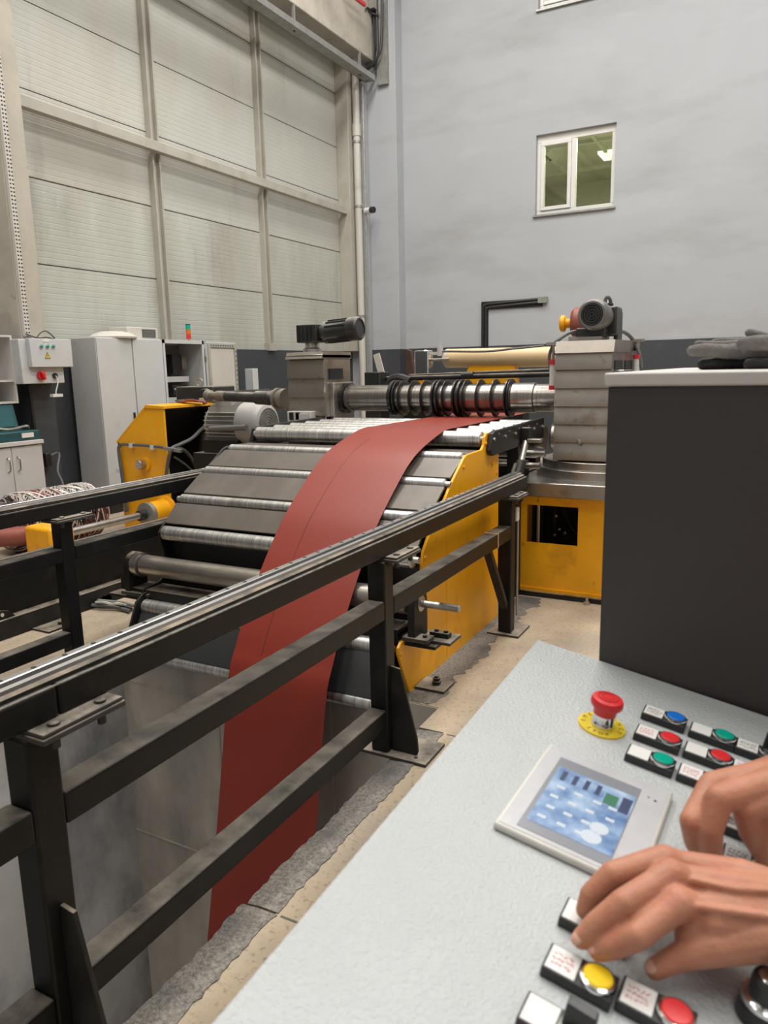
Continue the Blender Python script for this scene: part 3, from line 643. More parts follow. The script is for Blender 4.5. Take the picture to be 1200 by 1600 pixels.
# bundle of slitting scrap
def scrap_coil():
    t = thing('scrap_coil', (-5.8, 4.7, 0), 'bundle of wound white and dark red trim strips on the floor', 'scrap coil')
    rr = random.Random(4); c0 = V((-6.16, 4.2, .285)); d = V((.10, .99, 0)).normalized()
    L_, r0 = .98, .275
    u = V((0, 0, 1)); v = d.cross(u)
    prof = [(0, 0), (.14, .0), (.23, .03), (r0-.03, .12), (r0-.01, .4), (r0-.02, .75), (r0-.04, L_-.1), (.17, L_-.02), (0, L_)]
    MB().lathe(prof, c0, d, 24).build('core', m_scrapd, t)
    for nm, m_, cnt, w_ in (('white_strip', m_scrapw, 210, .0055), ('red_strip', m_scrapr, 150, .0055), ('dark_strip', m_scrapd, 120, .005)):
        k = MB()
        for i in range(cnt):
            s0 = rr.uniform(0.03, L_-.06); a0 = rr.uniform(0, 6.28); sp = rr.uniform(1.2, 3.2); tilt = rr.choice((-1, 1))*rr.uniform(.05, .42)
            lift = rr.uniform(-.006, .006)
            if nm == 'white_strip' and rr.random() < .5: a0 = rr.uniform(-1.2, .4); sp = 1.4
            pts = []
            for j in range(9):
                a = a0 + sp*j/8; tt = min(L_-.015, max(.015, s0 + tilt*j/8))
                r = r0*min(1, .70+tt*2.6, .70+(L_-tt)*2.6) + lift + .006*math.sin(a*3+i)
                pts.append(c0 + d*tt + (u*math.cos(a)+v*math.sin(a))*r)
            k.tube(pts, w_*rr.uniform(.6, 1.3), 4, smooth=1)
        tag(k.build(nm, m_, t), kind='stuff')
    k = MB()
    for i in range(26):
        s0 = c0 + d*rr.uniform(.55, L_) + V((0, 0, -.12)); e = s0 + d*rr.uniform(.05, .28) + v*rr.uniform(-.3, .05) + V((0, 0, rr.uniform(-.12, .08)))
        e.z = max(.02, e.z); k.tube([s0, (s0+e)/2+V((0, 0, rr.uniform(-.03, .06))), e], .004, 4, smooth=3)
    tag(k.build('loose_wire', m_scrapd, t), kind='stuff')
scrap_coil()
wq = P(172, 846, Z=0)
S('wood_offcut', MB().bx(wq.x-.12, wq.x+.10, wq.y, wq.y+.2, 0, .06), m_pine, 'short pale wood block on the floor beside the yellow housing', 'wood', bevel=.004)
S('loose_wire', MB().tube([P(0, 788, X=-6.0), P(8, 786, X=-6.0), P(14, 792, X=-6.0), P(12, 800, X=-6.0), P(10, 815, X=-6.0), P(14, 850, X=-6.0)], .006, 6), m_rubber, 'thin grey wire loop at the left edge beside the scrap bundle', 'cable')

# drive: gearbox, cardan shaft, motor
t = thing('gearbox', (-5.3, 6.1, 0), 'dusty black gearbox with lifting eye behind the yellow housing', 'gearbox')
a, b = P(283, 604, Y=6.8), P(341, 604, Y=6.8)
MB().bx(a.x, b.x, 6.7, 7.1, .95, a.z).build('case', m_motorblk, t, bevel=.015)
MB().bx(a.x-.05, b.x+.05, 6.65, 7.1, 0, .95).build('pedestal', m_blkflat, t)
c = P(323, 620, Y=6.7); MB().lathe([(0, 0), (.095, 0), (.095, .04), (.085, .05), (0, .05)], c, V((0, -1, 0)), 24).build('cover', m_motorblk, t)
c = P(312, 603, Y=6.8)
k = MB(); k.tube([c+V((.045*math.cos(x), 0, .035+.045*math.sin(x))) for x in [i*2*math.pi/12-.9 for i in range(12)]], .013, 7, smooth=2); k.cyl(c-V((0, 0, .03)), c, .02); k.build('lifting_eye', m_steel, t)
t = thing('cardan_shaft', (-4.6, 5.55, 1.37), 'dusty black cardan shaft joining gearbox and left slitter head', 'shaft')
s = [P(x, y, Y=5.55) for x, y in ((312, 618), (342, 619), (360, 620), (405, 621), (424, 621), (436, 621), (456, 621))]
zc = 1.365
A0_ = P(322, 618, Y=5.72); B0_ = V((s[6].x, 5.47, zc)); s = [A0_+(B0_-A0_)*f for f in (0, .16, .28, .66, .80, .89, 1.0)]; cd_ = (B0_-A0_).normalized()
MB().lathe([(0, 0), (.055, 0), (.055, .05), (.04, .06), (.04, .18), (.052, .19), (.052, .22), (0, .22)], s[0]+cd_*.02, cd_, 22).build('flange_coupling', m_dusty, t)
MB().cyl(s[1], s[2], .05).build('yoke', m_dusty, t); MB().cyl(s[2], s[3], .048).build('tube', m_motorblk, t); MB().cyl(s[3], s[4], .062).build('yoke', m_motorblk, t)
MB().sph(s[4], .065).build('joint', m_motorblk, t)
MB().cyl(s[0]+V((.04, 0, 0)), (s[0].x+.04, 6.69, s[0].z), .035).build('stub_shaft', m_blkflat, t)
MB().lathe([(0, 0), (.07, 0), (.095, .02), (.095, .05), (.075, .055), (.075, .08), (.09, .085), (.09, .14), (0, .14)], s[5]-cd_*.01, cd_, 26).build('hub_flange', m_dusty, t)
t = thing('drive_motor', (-4.5, 5.9, 0), 'large grey ribbed electric motor left of the slitter head', 'motor')
c1, c2, c3 = P(362, 662, Y=5.9), P(384, 661, Y=5.9), P(425, 659, Y=5.9); zm = 1.10
ax = V((1, 0, 0)); x0, x1, x2 = c1.x-.25, c2.x, c3.x+.08
mt = MB().cyl((x0, 5.95, zm), (x1, 5.95, zm), .17, n=32).build('motor_body', m_motor, t)
k = MB()
for i in range(28):
    a = i*2*math.pi/28; k.bar(V((x0+.02, 5.95+.185*math.cos(a), zm+.185*math.sin(a))), V((x1-.01, 5.95+.185*math.cos(a), zm+.185*math.sin(a))), .008 if abs(math.cos(a)) < .7 else .05, .05 if abs(math.cos(a)) < .7 else .008)
k.build('cooling_fins', m_motor, mt)
MB().lathe([(0, 0), (.205, 0), (.215, .01), (.215, .20), (.19, .26), (.16, .275), (.16, .265), (0, .265)], (x1-.03, 5.95, zm), ax, 36).build('fan_cowl', m_motor, t)
k = MB()
for r in (.03, .055, .08, .105, .13, .155):
    k.lathe([(r-.006, 0), (r+.006, 0), (r+.006, .006), (r-.006, .006), (r-.006, 0)], (x1+.238, 5.95, zm), ax, 28)
k.build('fan_grille', m_galv, t)
k = MB(); k.bx(x0, x1, 5.75, 6.15, .82, .95); k.bx(x0-.1, x1+.2, 5.7, 6.2, 0, .82); k.build('motor_base', m_black2, t)
MB().bx(x0+.1, x0+.3, 5.85, 6.05, zm+.16, zm+.27).build('terminal_box', m_motor, t, bevel=.01)
a, b = P(330, 670, Y=5.7), P(395, 668, Y=5.7)
S('grey_pipe', MB().cyl((a.x, 5.68, a.z), (b.x-.06, 5.68, b.z), .028), m_motor2, 'short grey pipe crossing in front of the large grey motor', 'pipe')
a, b = P(342, 612, Y=7.0), P(380, 622, Y=7.0)
S('grey_box', MB().bx(a.x+.06, a.x+.5, 7.15, 7.4, 0, a.z-.0), m_cab, 'low grey box between gearbox and the open enclosure door', 'box', bevel=.01)
t = thing('clutter_bar', (-5.5, 6.0, 1.3), 'dusty flat bar and rags lying on the yellow housing roof', 'tool')
MB().bar(P(280, 626, Y=6.0), P(345, 628, Y=6.0), .12, .02).build('flat_bar', m_steel, t)
MB().tube([P(283, 629, Y=5.95), P(296, 625, Y=5.9), P(310, 627, Y=5.9), P(322, 628, Y=5.95), P(318, 631, Y=5.9)], .014, 6).build('rag_roll', m_scrapr, t)
MB().bar(P(315, 624, Y=5.98), P(352, 622, Y=6.0), .08, .03).build('pale_cover', m_cream, t)

# ================================================================== ENTRY TABLE
MX0, MX1 = -3.29, -1.58
def roll_prof(r, L): return [(0, -.03), (.018, -.03), (.018, 0), (r-.006, 0), (r, .006), (r, L-.006), (r-.006, L), (.018, L), (.018, L+.03), (0, L+.03)]
t = thing('entry_table', (-2.43, 3.6, 0), 'stepped roller entry table with dusty slope plates and yellow side plate', 'machine')
prof = [(3.15, .0), (3.035, .245), (3.04, .275), (3.07, .295), (3.30, .285), (3.31, .60), (3.335, .69), (3.455, .81), (3.60, .905), (3.70, .985), (3.885, 1.105), (3.93, 1.118), (4.16, 1.122), (4.195, 1.145), (4.21, 1.19), (4.24, 1.212), (4.40, 1.215), (4.46, 1.18), (4.46, 0)]
sp = MB().prism(prof, 'X', MX1, MX1+.016).build('side_plate', m_yellow, t, bevel=.003); sp['label'] = 'orange-yellow right side plate'
k = MB()
for y, z in ((3.055, .24), (3.345, .655), (3.62, .86), (3.87, 1.055), (4.22, 1.155), (4.40, 1.16), (4.42, .95), (3.66, .80), (4.36, .42), (4.34, 1.02)): bolt(k, (MX1+.016, y, z), V((1, 0, 0)), .011, .008)
k.build('plate_bolts', m_yellow, sp)
MB().bx(MX1+.002, MX1+.018, 3.62, 3.625, .02, .9).build('weld_seam', m_yellow, sp)
prof2 = [(3.32, .0), (3.08, .02), (3.06, .26), (3.09, .345), (3.22, .36), (3.285, .40), (3.29, .50), (3.255, .60), (3.25, .66), (3.29, .70), (3.455, .81), (3.60, .905), (3.70, .985), (3.885, 1.105), (3.93, 1.118), (4.46, 1.125), (4.46, 0)]
MB().prism(prof2, 'X', MX0-.016, MX0).build('side_plate', m_blkflat, t, bevel=.003)
L_ = MX1-MX0-.03
rol = [(3.28, .655, .043), (3.45, .835, .032), (3.69, .98, .032), (3.945, 1.095, .034)]
for y, z, r in rol:
    MB().lathe(roll_prof(r, L_), (MX0+.015, y, z), V((1, 0, 0)), 28).build('roller', m_roller, t)
for (ya, za, ra), (yb_, zb, rb) in zip(rol, rol[1:]):
    d = V((0, yb_-ya, zb-za)).normalized(); n = V((0, -d.z, d.y))
    a = V((0, ya, za)) + d*(ra+.012) + n*(ra-.014); b = V((0, yb_, zb)) - d*(rb+.010) + n*(rb-.012)
    MB().prism([(a.y, a.z), (b.y, b.z), (b.y-n.y*.012, b.z-n.z*.012), (a.y-n.y*.012, a.z-n.z*.012)], 'X', MX0+.004, MX1-.003).build('slope_plate', m_wornplate, t)
MB().prism([(3.99, 1.115), (4.17, 1.118), (4.17, 1.10), (3.99, 1.10)], 'X', MX0+.004, MX1-.003).build('top_plate', m_wornplate, t)
k = MB(); k.bx(MX0, MX1, 3.36, 3.375, .05, .62); k.bx(MX0, MX1, 3.30, 3.36, .60, .612); k.bx(MX0, MX1, 4.2, 4.22, .3, 1.10)
k.build('black_apron', m_blkflat, t)
# lower apron with two rollers hanging in the pit mouth
L2 = 1.60
lo = [(3.05, .262, .042), (2.93, .018, .036)]
for i, (y, z, r) in enumerate(lo):
    MB().lathe(roll_prof(r, 1.62), (-3.245, y, z), V((1, 0, 0)), 28).build('roller', m_roller, t)
MB().prism([(3.05, .20), (3.02, .215), (2.95, .065), (2.97, .06), (3.06, .19)], 'X', -3.25, -1.63).build('lower_apron', m_blkpl, t)
MB().prism([(3.016, .240), (3.006, .232), (2.905, .055), (2.912, .045), (2.922, .052)], 'X', -3.24, -1.64).build('apron_plate', mat('satin_black_plate', (.035, .036, .038), .35, var=.1), t)
for x in (-3.262, -1.622):
    MB().prism([(3.24, .345), (3.06, .335), (3.0, .30), (2.87, .03), (2.885, -.02), (2.95, -.04), (3.04, -.02), (3.24, .01)], 'X', x-.012, x).build('apron_cheek', m_blkflat, t, bevel=.003)
k = MB(); k.bx(-3.60, -1.40, 3.10, 3.25, .27, .285); k.bx(-3.45, -1.60, 3.10, 3.112, .285, .33); k.bx(-3.45, -1.60, 3.10, 3.25, .33, .342); k.bx(-3.45, -1.60, 3.24, 3.25, .285, .33)
k.build('cross_beam', m_black2, t)
a = V((-1.52, 3.28, 0))
p = MB().bx(-1.56, -1.40, 3.20, 3.34, 0.003, .016).build('foot_plate', m_plate, t)
k = MB(); bolt(k, (-1.47, 3.27, .014), V((0, 0, 1)), .022, .02); k.cyl((-1.47, 3.27, .014), (-1.47, 3.27, .062), .011, n=12); bolt(k, (-1.47, 3.27, .038), V((0, 0, 1)), .018, .014); k.build('anchor_bolt', m_black2, p)
# guide roller on its two bearing blocks
t = thing('guide_roller', (-2.45, 3.18, .29), 'bare steel guide roller between two black bearing brackets in front of the table', 'roller')
gy, gz = 3.16, .475
MB().lathe(roll_prof(.062, 1.78), (-3.34, gy, gz), V((1, 0, 0)), 32).build('roller', m_guide, t)
def bracket(x, s):
    pr = [(gy-.075, .30), (gy+.075, .30), (gy+.075, gz), (gy+.065, gz+.04), (gy+.04, gz+.066), (gy, gz+.078), (gy-.04, gz+.066), (gy-.065, gz+.04), (gy-.075, gz)]
    b = MB().prism(pr, 'X', x-.02, x+.02).build('bearing_bracket', m_black2, t, bevel=.004)
    MB().bx(x-.045, x+(.09 if s > 0 else .17), gy-.085, gy+.0, .30, .322).build('bracket_foot', m_plate, b, bevel=.003)
    return b
b = bracket(-1.52, 1)
MB().lathe([(0, 0), (.04, 0), (.04, .004), (.018, .006), (.018, .20), (.014, .204), (0, .204)], (-1.50, gy, gz), V((1, 0, 0)), 20).build('shaft_end', m_steel, t)
pl = MB().bx(-1.60, -1.34, gy-.02, gy+.12, .286, .30).build('mounting_plate', m_plate, t)
MB().bx(-1.47, -1.37, gy+.03, gy+.07, .30, .325).build('clamp_bar', m_black2, pl)
for q in ((-1.46, gy-.045, .322), (-1.44, gy+.05, .325), (-1.39, gy+.05, .325)): bolt(MB(), q, V((0, 0, 1)), .011, .012).build('bolt', m_black2, pl)
b = bracket(-3.42, -1)
MB().cyl((-3.395, gy, gz), (-3.35, gy, gz), .074, n=28).build('bearing_ring', m_steel, t)
MB().prism([(-3.44, gz), (-3.55, .38), (-3.56, .30), (-3.44, .30)], 'Y', gy+.0, gy+.02).build('bracket_web', m_black2, b)

# short roller table up to the slitter
t = thing('roller_table', (-2.43, 4.8, .9), 'short horizontal table of grey rollers between black side rails', 'roller table')
r0 = MB().lathe(roll_prof(.048, L_), (MX0+.015, 4.25, 1.175), V((1, 0, 0)), 28).build('roller', m_roller, t)
for i in range(1, 6): copy_part(r0, t, (0, .205*i, .0))
for x in (MX1+.02, MX0-.05):
    s_ = MB().prism([(4.22, 1.11), (4.26, 1.21), (4.30, 1.222), (5.34, 1.235), (5.34, 1.09), (4.26, 1.075)], 'X', x, x+.03).build('side_rail', m_blkflat, t, bevel=.004)
    k = MB()
    for i in range(6): bolt(k, (x+.03, 4.27+.205*i, 1.175), V((1, 0, 0)), .012, .01); k.cyl((x+.03, 4.36+.2*i, 1.20), (x+.036, 4.36+.2*i, 1.20), .006, n=8)
    k.build('rail_bolts', m_steel, s_)
k = MB()
for y in (4.30, 4.95): k.bx(MX0, MX1, y, y+.06, 1.02, 1.09)
k.build('cross_member', m_blkflat, t)
for x in (MX0, MX1-.08): MB().bx(x, x+.08, 4.9, 4.98, 0, 1.09).build('leg', m_blkflat, t)
# jack strut under it
t = thing('support_strut', (-1.45, 4.65, .82), 'grey-black hydraulic strut with clevis below the right end of the rollers', 'strut')
a, b, c = P(808, 745, X=-1.50), P(814, 722, X=-1.50), P(822, 688, X=-1.50)
MB().cyl(a, b, .034).build('barrel', m_black2, t); MB().cyl(b, c, .022).build('rod', m_steel, t)
MB().box(c+V((0, 0, .03)), (.06, .05, .11)).build('clevis', m_black2, t, bevel=.006)
MB().box(c+V((.06, 0, -.0)), (.09, .06, .025)).build('valve_block', m_steel, t, bevel=.004)
MB().cyl(P(800, 745, X=-1.52), P(806, 726, X=-1.52), .018).build('side_rod', m_black2, t)

# ================================================================== RED SHEET
zt = 1.2235
path = [(5.9, 1.232), (5.45, 1.2295), (5.0, 1.2285), (4.45, 1.2275), (4.27, 1.2255), (4.10, 1.195), (3.885, 1.138), (3.74, 1.077), (3.59, .982), (3.38, .828), (3.25, .703), (3.11, .545), (2.96, .345), (2.87, .202), (2.80, .054), (2.705, -.394), (2.615, -.814), (2.52, -1.235), (2.41, -1.7), (2.22, -2.25), (1.92, -2.67), (1.6, -2.85), (1.2, -2.75)]
def catmull(p, n=6):
    q = []
    for i in range(len(p)-1):
        p0, p1, p2, p3 = [V((*p[min(len(p)-1, max(0, j))], 0)) for j in (i-1, i, i+1, i+2)]
        for k in range(n):
            t_ = k/n; q.append(.5*((2*p1)+(p2-p0)*t_+(2*p0-5*p1+4*p2-p3)*t_*t_+(3*p1-p0-3*p2+p3)*t_**3))
    return [(v.x, v.y) for v in q] + [p[-1]]
pp = catmull(path, 5); xa, xb = -2.433, -1.838
k = MB(); vs = []; th = .0012
for i, (y, z) in enumerate(pp):
    a = V(pp[max(0, i-1)]); b = V(pp[min(len(pp)-1, i+1)]); d = (b-a).normalized(); n = V((d.y, -d.x))*th/2   # along falling path
    for x in (xa, xb):
        vs += [(x, y-n.x, z-n.y), (x, y+n.x, z+n.y)]
n = len(pp); fs = []
for i in range(n-1):
    a = 4*i; b = a+4
    fs += [(a, a+2, b+2, b), (a+1, b+1, b+3, a+3), (a, b, b+1, a+1), (a+2, a+3, b+3, b+2)]
fs += [(0, 1, 3, 2), (4*n-4, 4*n-2, 4*n-1, 4*n-3)]
k.faces(vs, fs)
S('steel_strip', k, m_red, 'brick red coated steel strip curving from the slitter down into the pit', 'sheet metal', angle=60)

pl_ = [q for q in pp if .16 < q[1] < 1.19]
k = MB(); k.tube([V((-2.258, y-.0012, z+.0008)) for y, z in pl_], .0011, 4, smooth=0)
k.build('slit_line', m_scrapd, bpy.data.objects['steel_strip'])

# ================================================================== SLITTER
AY, AZ = 5.45, 1.372
def px_x(x): return P(x, 622, Y=AY).x
t = thing('slitter_arbor', (-2.4, AY, AZ), 'upper slitter shaft carrying dark round knives above the red strip', 'slitter shaft')
sx = [px_x(q) for q in (522, 548, 552, 618, 802, 815, 866)]
r = .105
MB().lathe([(0, sx[0]-sx[0]), (.098, 0), (.098, .012), (.092, .014), (.092, sx[1]-sx[0]), (.106, sx[1]-sx[0]+.004), (.112, sx[1]-sx[0]+.03), (.112, .19), (r, .194), (r, .9), (0, .9)], (sx[0], AY, AZ), V((1, 0, 0)), 48).build('journal', m_arbor, t)
MB().lathe([(0, 0), (r-.002, 0), (r-.002, sx[4]-sx[3]), (r+.006, sx[4]-sx[3]+.01), (r+.006, sx[5]-sx[3]+.11), (r-.004, sx[5]-sx[3]+.114), (r-.004, sx[6]-sx[3]+.12), (0, sx[6]-sx[3]+.12)], (sx[3], AY, AZ), V((1, 0, 0)), 48).build('spindle', m_arbor, t)
rings = [(618, .03), (624, .014), (632, .010), (649, .010), (667, .010), (684, .018), (690, .018), (700, .010), (716, .016), (723, .020), (731, .010), (752, .010), (775, .010), (796, .014), (800, .008)]
for q, w_ in rings:
    x = px_x(q); MB().lathe([(.10, -w_/2), (.138, -w_/2), (.142, -w_/2+.002), (.142, w_/2-.002), (.138, w_/2), (.10, w_/2)], (x, AY, AZ), V((1, 0, 0)), 48).build('knife', m_knife, t)
t = thing('lower_arbor', (-2.4, AY, 1.08), 'lower slitter shaft with knives half hidden below the red strip', 'slitter shaft')
MB().lathe([(0, 0), (.09, 0), (.09, .35), (r-.02, .36), (r-.02, 1.75), (0, 1.75)], (-3.3, AY, 1.08), V((1, 0, 0)), 40).build('spindle', m_arbor, t)
for i in range(11):
    x = px_x(626+i*17); MB().lathe([(.09, -.006), (.128, -.006), (.128, .006), (.09, .006)], (x, AY, 1.08), V((1, 0, 0)), 40).build('knife', m_knife, t)

def way_cover(t, x0, x1, y, z0, z1, n):
    h = (z1-z0)/n
    for i in range(n):
        a = z0+i*h
        MB().prism([(y, a+.004), (y-.030, a-.003), (y-.031, a+h*.12), (y-.022, a+h*.55), (y-.007, a+h-.002), (y, a+h-.002)], 'X', x0, x1).build('cover_plate', m_cover, t)
# left head
t = thing('slitter_column', (-3.48, 5.5, .85), 'left slitter head with black worm motor on top, brushed steel cover plates', 'machine head')
hx0, hx1 = -3.655, -3.30
k = MB(); k.bx(hx0+.01, hx1-.01, 5.20, 5.62, .90, 1.70); k.bx(hx0, hx1, 5.16, 5.62, 1.70, 1.735); k.build('housing', m_steel, t, bevel=.006)
way_cover(t, hx0, hx1-.005, 5.20, .94, 1.70, 5)
MB().prism([(5.15, 1.70), (5.18, 1.755), (5.62, 1.755), (5.62, 1.70)], 'X', hx0, hx1).build('top_plate', m_cover, t)
a, b = P(515, 576, X=hx1), P(536, 592, X=hx1)
MB().bx(hx1-.012, hx1+.002, a.y, b.y, b.z, a.z).build('slide_window', m_dark, t)
MB().bx(hx1-.012, hx1+.03, 5.27, 5.60, 1.20, 1.505).build('bearing_slide', m_steel, t, bevel=.006)
MB().lathe([(0, 0), (.125, 0), (.125, .03), (.115, .035), (0, .035)], (hx1+.03, AY, AZ), V((1, 0, 0)), 36).build('bearing_cap', m_knife, t)
MB().bx(hx1-.012, hx1+.12, 5.3, 5.62, 1.13, 1.17).build('lower_slide', m_steel, t)
a = P(480, 545, Y=5.4); mz = 1.755; mx = -3.55
MB().lathe([(0, 0), (.075, 0), (.075, .03), (.06, .04), (.055, .09), (0, .09)], (mx, 5.4, mz), V((0, 0, 1)), 24).build('motor_mount', m_steel, t)
wx = P(497, 525, Y=5.4)
gb = MB().box((mx, 5.4, mz+.155), (.20, .17, .15)).build('worm_gearbox', m_motorblk, t, bevel=.012)
k = MB()
for i in range(5): k.bx(mx-.085+.04*i, mx-.07+.04*i, 5.305, 5.32, mz+.09, mz+.22)
k.build('gearbox_ribs', m_motorblk, gb)
MB().lathe([(0, 0), (.06, 0), (.06, .04), (.092, .045), (.092, .06), (.085, .07), (.085, .27), (.094, .275), (.096, .36), (.085, .375), (.072, .377), (.072, .37), (0, .37)], (mx+.09, 5.41, mz+.158), V((.985, .02, .06)), 30).build('motor', m_motorblk, t)
k = MB()
for i in range(14):
    an = i*math.pi*2/14; k.bar(V((mx+.17, 5.412+.09*math.cos(an), mz+.163+.09*math.sin(an))), V((mx+.36, 5.416+.09*math.cos(an), mz+.174+.09*math.sin(an))), .006, .012)
k.build('motor_fins', m_motorblk, t)
# switch block by the head
t = thing('switch_block', (-3.65, 5.0, 1.15), 'small cream valve block with two black switches left of the slitter head', 'switch')
a, b = P(449, 656, Y=5.1), P(485, 643, Y=5.1)
MB().bx(a.x, b.x, 5.1, 5.2, a.z-.06, b.z).build('block', m_cream, t, bevel=.006)
for q in (456, 466): 
    c = P(q, 650, Y=5.1); MB().bx(c.x-.016, c.x+.016, 5.085, 5.1, c.z-.03, c.z+.03).build('switch', m_blkpl, t)
MB().bx(b.x-.14, b.x-.02, 5.085, 5.1, a.z-.02, b.z-.02).build('cover', m_cab, t)
MB().bx(a.x, b.x, 5.1, 5.2, .0, a.z-.06).build('stand', m_blkflat, t)

# right head
t = thing('slitter_column', (-1.22, 5.5, .94), 'right slitter head with grey motor on top and stained cover plates', 'machine head')
hx0, hx1 = -1.415, -1.03
k = MB(); k.bx(hx0+.01, hx1-.004, 5.20, 6.15, .945, 1.70); k.build('housing', m_steel, t, bevel=.006)
way_cover(t, hx0, hx1-.003, 5.20, .955, 1.70, 6)
MB().prism([(5.165, 1.685), (5.20, 1.765), (6.15, 1.775), (6.15, 1.69)], 'X', hx0, hx1+.01).build('top_plate', m_cover, t)
c = P(905, 690, Y=5.17); k = MB(); bolt(k, c, V((0, -1, 0)), .018, .014); k.build('cover_bolt', m_steel, t)
for q0, q1, w0, w1 in ((961, 972, 563, 577), (977, 987, 563, 580)):
    a, b = P(q0, w0, X=hx1), P(q1, w1, X=hx1); MB().bx(hx1-.02, hx1+.003, a.y, b.y, b.z, a.z).build('slide_window', m_dark, t)
for q in (963, 985):
    a, b = P(q, 535, X=hx1), P(q+2.5, 548, X=hx1); MB().bx(hx1-.004, hx1+.006, a.y, b.y, b.z, a.z).build('scale_strip', m_paper, t)
MB().bx(hx1-.01, hx1+.06, 5.28, 5.6, 1.3, 1.565).build('bearing_slide', m_steel, t, bevel=.005)
MB().lathe([(0, 0), (.12, 0), (.12, .02), (0, .02)], (hx0-.02, AY, AZ), V((1, 0, 0)), 32).build('bearing_cap', m_arbor, t)
MB().lathe([(0, 0), (.10, 0), (.11, .012), (.11, .05), (.10, .06), (0, .06)], (hx0-.07, 5.42, 1.09), V((1, 0, 0)), 30).build('lower_hub', m_steel, t)
mx, my, mz = -1.24, 5.45, 1.77
MB().bx(mx-.13, mx+.10, my-.1, my+.15, mz, mz+.03).build('motor_plate', m_steel, t)
mc = P(928, 492, Y=5.3)
gb = MB().box((mx+.09, my+.10, mz+.13), (.17, .20, .20)).build('worm_gearbox', m_motorblk, t, bevel=.015)
MB().lathe([(0, .006), (.075, .006), (.075, 0), (.088, 0), (.100, .012), (.104, .03), (.104, .10), (.094, .11), (.090, .26), (.06, .27), (.06, .32), (0, .32)], (mc.x, mc.y-.06, mc.z), V((.05, 1, -.02)), 36).build('motor', m_motor2, t)
k = MB()
for rr_ in (.015, .032, .05, .066): k.lathe([(rr_-.004, 0), (rr_+.004, 0), (rr_+.004, .006), (rr_-.004, .006), (rr_-.004, 0)], (mc.x, mc.y-.062, mc.z), V((.05, 1, -.02)), 24)
for i in range(6):
    an = i*math.pi/6; k.bar(V((mc.x-.072*math.cos(an), mc.y-.058, mc.z-.072*math.sin(an))), V((mc.x+.072*math.cos(an), mc.y-.058, mc.z+.072*math.sin(an))), .005, .005)
k.build('fan_grille', m_motorblk, t)
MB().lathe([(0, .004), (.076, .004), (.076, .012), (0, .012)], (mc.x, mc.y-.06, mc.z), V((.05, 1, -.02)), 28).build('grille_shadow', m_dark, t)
MB().box((mx+.02, my-.03, mz+.055), (.20, .16, .06)).build('motor_foot', m_motorblk, t, bevel=.01)
MB().box((mx+.16, my+.14, mz+.10), (.03, .16, .20)).build('side_plate', m_motorblk, t, bevel=.006)
a = P(946, 478, Y=5.5)
MB().tube([P(945, 480, Y=5.5), P(946, 468, Y=5.5), P(950, 464, Y=5.5), P(954, 470, Y=5.52), P(953, 478, Y=5.55)], .012, 8).build('cable_loop', m_rubber, t)
MB().cyl(P(953, 480, Y=5.55), P(953, 474, Y=5.55), .024, n=12).build('cable_gland', m_motorblk, t)
MB().tube([P(905, 517, Y=5.4), P(890, 520, Y=5.35), P(874, 530, Y=5.3), P(864, 540, Y=5.3), P(858, 560, Y=5.3), P(862, 590, Y=5.3), P(864, 605, Y=5.3)], .012, 7).build('grey_hose', m_rubber, t)
MB().tube([P(945, 520, Y=5.5), P(958, 517, Y=5.7), P(975, 519, Y=5.8), P(988, 530, Y=5.9), P(998, 550, Y=5.9), P(1002, 575, Y=5.9)], .014, 7).build('grey_hose', m_rubber, t)
# small pneumatic cylinders each side of the head
def pneu(cx, cy0, cy1, Y_, label):
    a, b = P(cx, cy0, Y=Y_), P(cx, cy1, Y=Y_); h = a.z-b.z; x, y = a.x, a.y
    t = thing('air_cylinder', (x, y, b.z), label, 'air cylinder', 'slim air cylinders beside the right slitter head')
    MB().cyl((x, y, b.z+.02), (x, y, b.z+h*.55), .024, n=16).build('barrel', m_white, t)
    MB().cyl((x, y, b.z+h*.55), (x, y, b.z+h*.65), .028, n=16).build('red_band', m_redpl, t)
    MB().cyl((x, y, b.z+h*.65), (x, y, b.z+h), .009, n=10).build('rod', m_steel, t)
    MB().cyl((x, y, b.z), (x, y, b.z+.03), .028, n=16).build('red_foot', m_redpl, t)
    MB().bar(V((x-.05, y, b.z+h)), V((x+.05, y, b.z+h)), .02, .02).build('cross_pin', m_steel, t)
    MB().bar(V((x, y+.01, b.z+h*.8)), V((x+.12 if cx < 900 else x-.12, y+.2, b.z+h*.8)), .02, .03).build('mount_arm', m_steel, t)
pneu(865, 537, 609, 5.28, 'slim white air cylinder with red band left of the right slitter head')
pneu(996, 532, 595, 5.9, 'slim white air cylinder with red band right of the right slitter head')

# bed under the right head
t = thing('machine_bed', (-.9, 5.5, 0), 'orange-yellow machine bed with square hole and steel top plate', 'machine base')
bx0, bx1 = -1.64, .9
ha, hb = P(823, 788, Y=5.0), P(902, 854, Y=5.0)
k = MB(); y0, y1, ztop = 5.0, 5.02, .712
k.bx(bx0, ha.x, y0, y1, .03, ztop); k.bx(hb.x, bx1, y0, y1, .03, ztop); k.bx(ha.x, hb.x, y0, y1, .03, hb.z); k.bx(ha.x, hb.x, y0, y1, ha.z, ztop)
k.bx(bx0, bx0+.02, y1, 6.6, .03, ztop)
k.build('front_plate', m_yellow, t, smooth=False)
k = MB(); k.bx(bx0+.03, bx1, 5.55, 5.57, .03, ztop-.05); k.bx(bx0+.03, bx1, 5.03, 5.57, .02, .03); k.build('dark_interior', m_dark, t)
MB().bx(bx0-.0, bx1, 4.965, 5.0, .0, .035).build('bottom_strip', m_black2, t)
MB().bx(bx0, bx1, 4.985, 5.0, .035, .06).build('sill_edge', m_yellow, t)
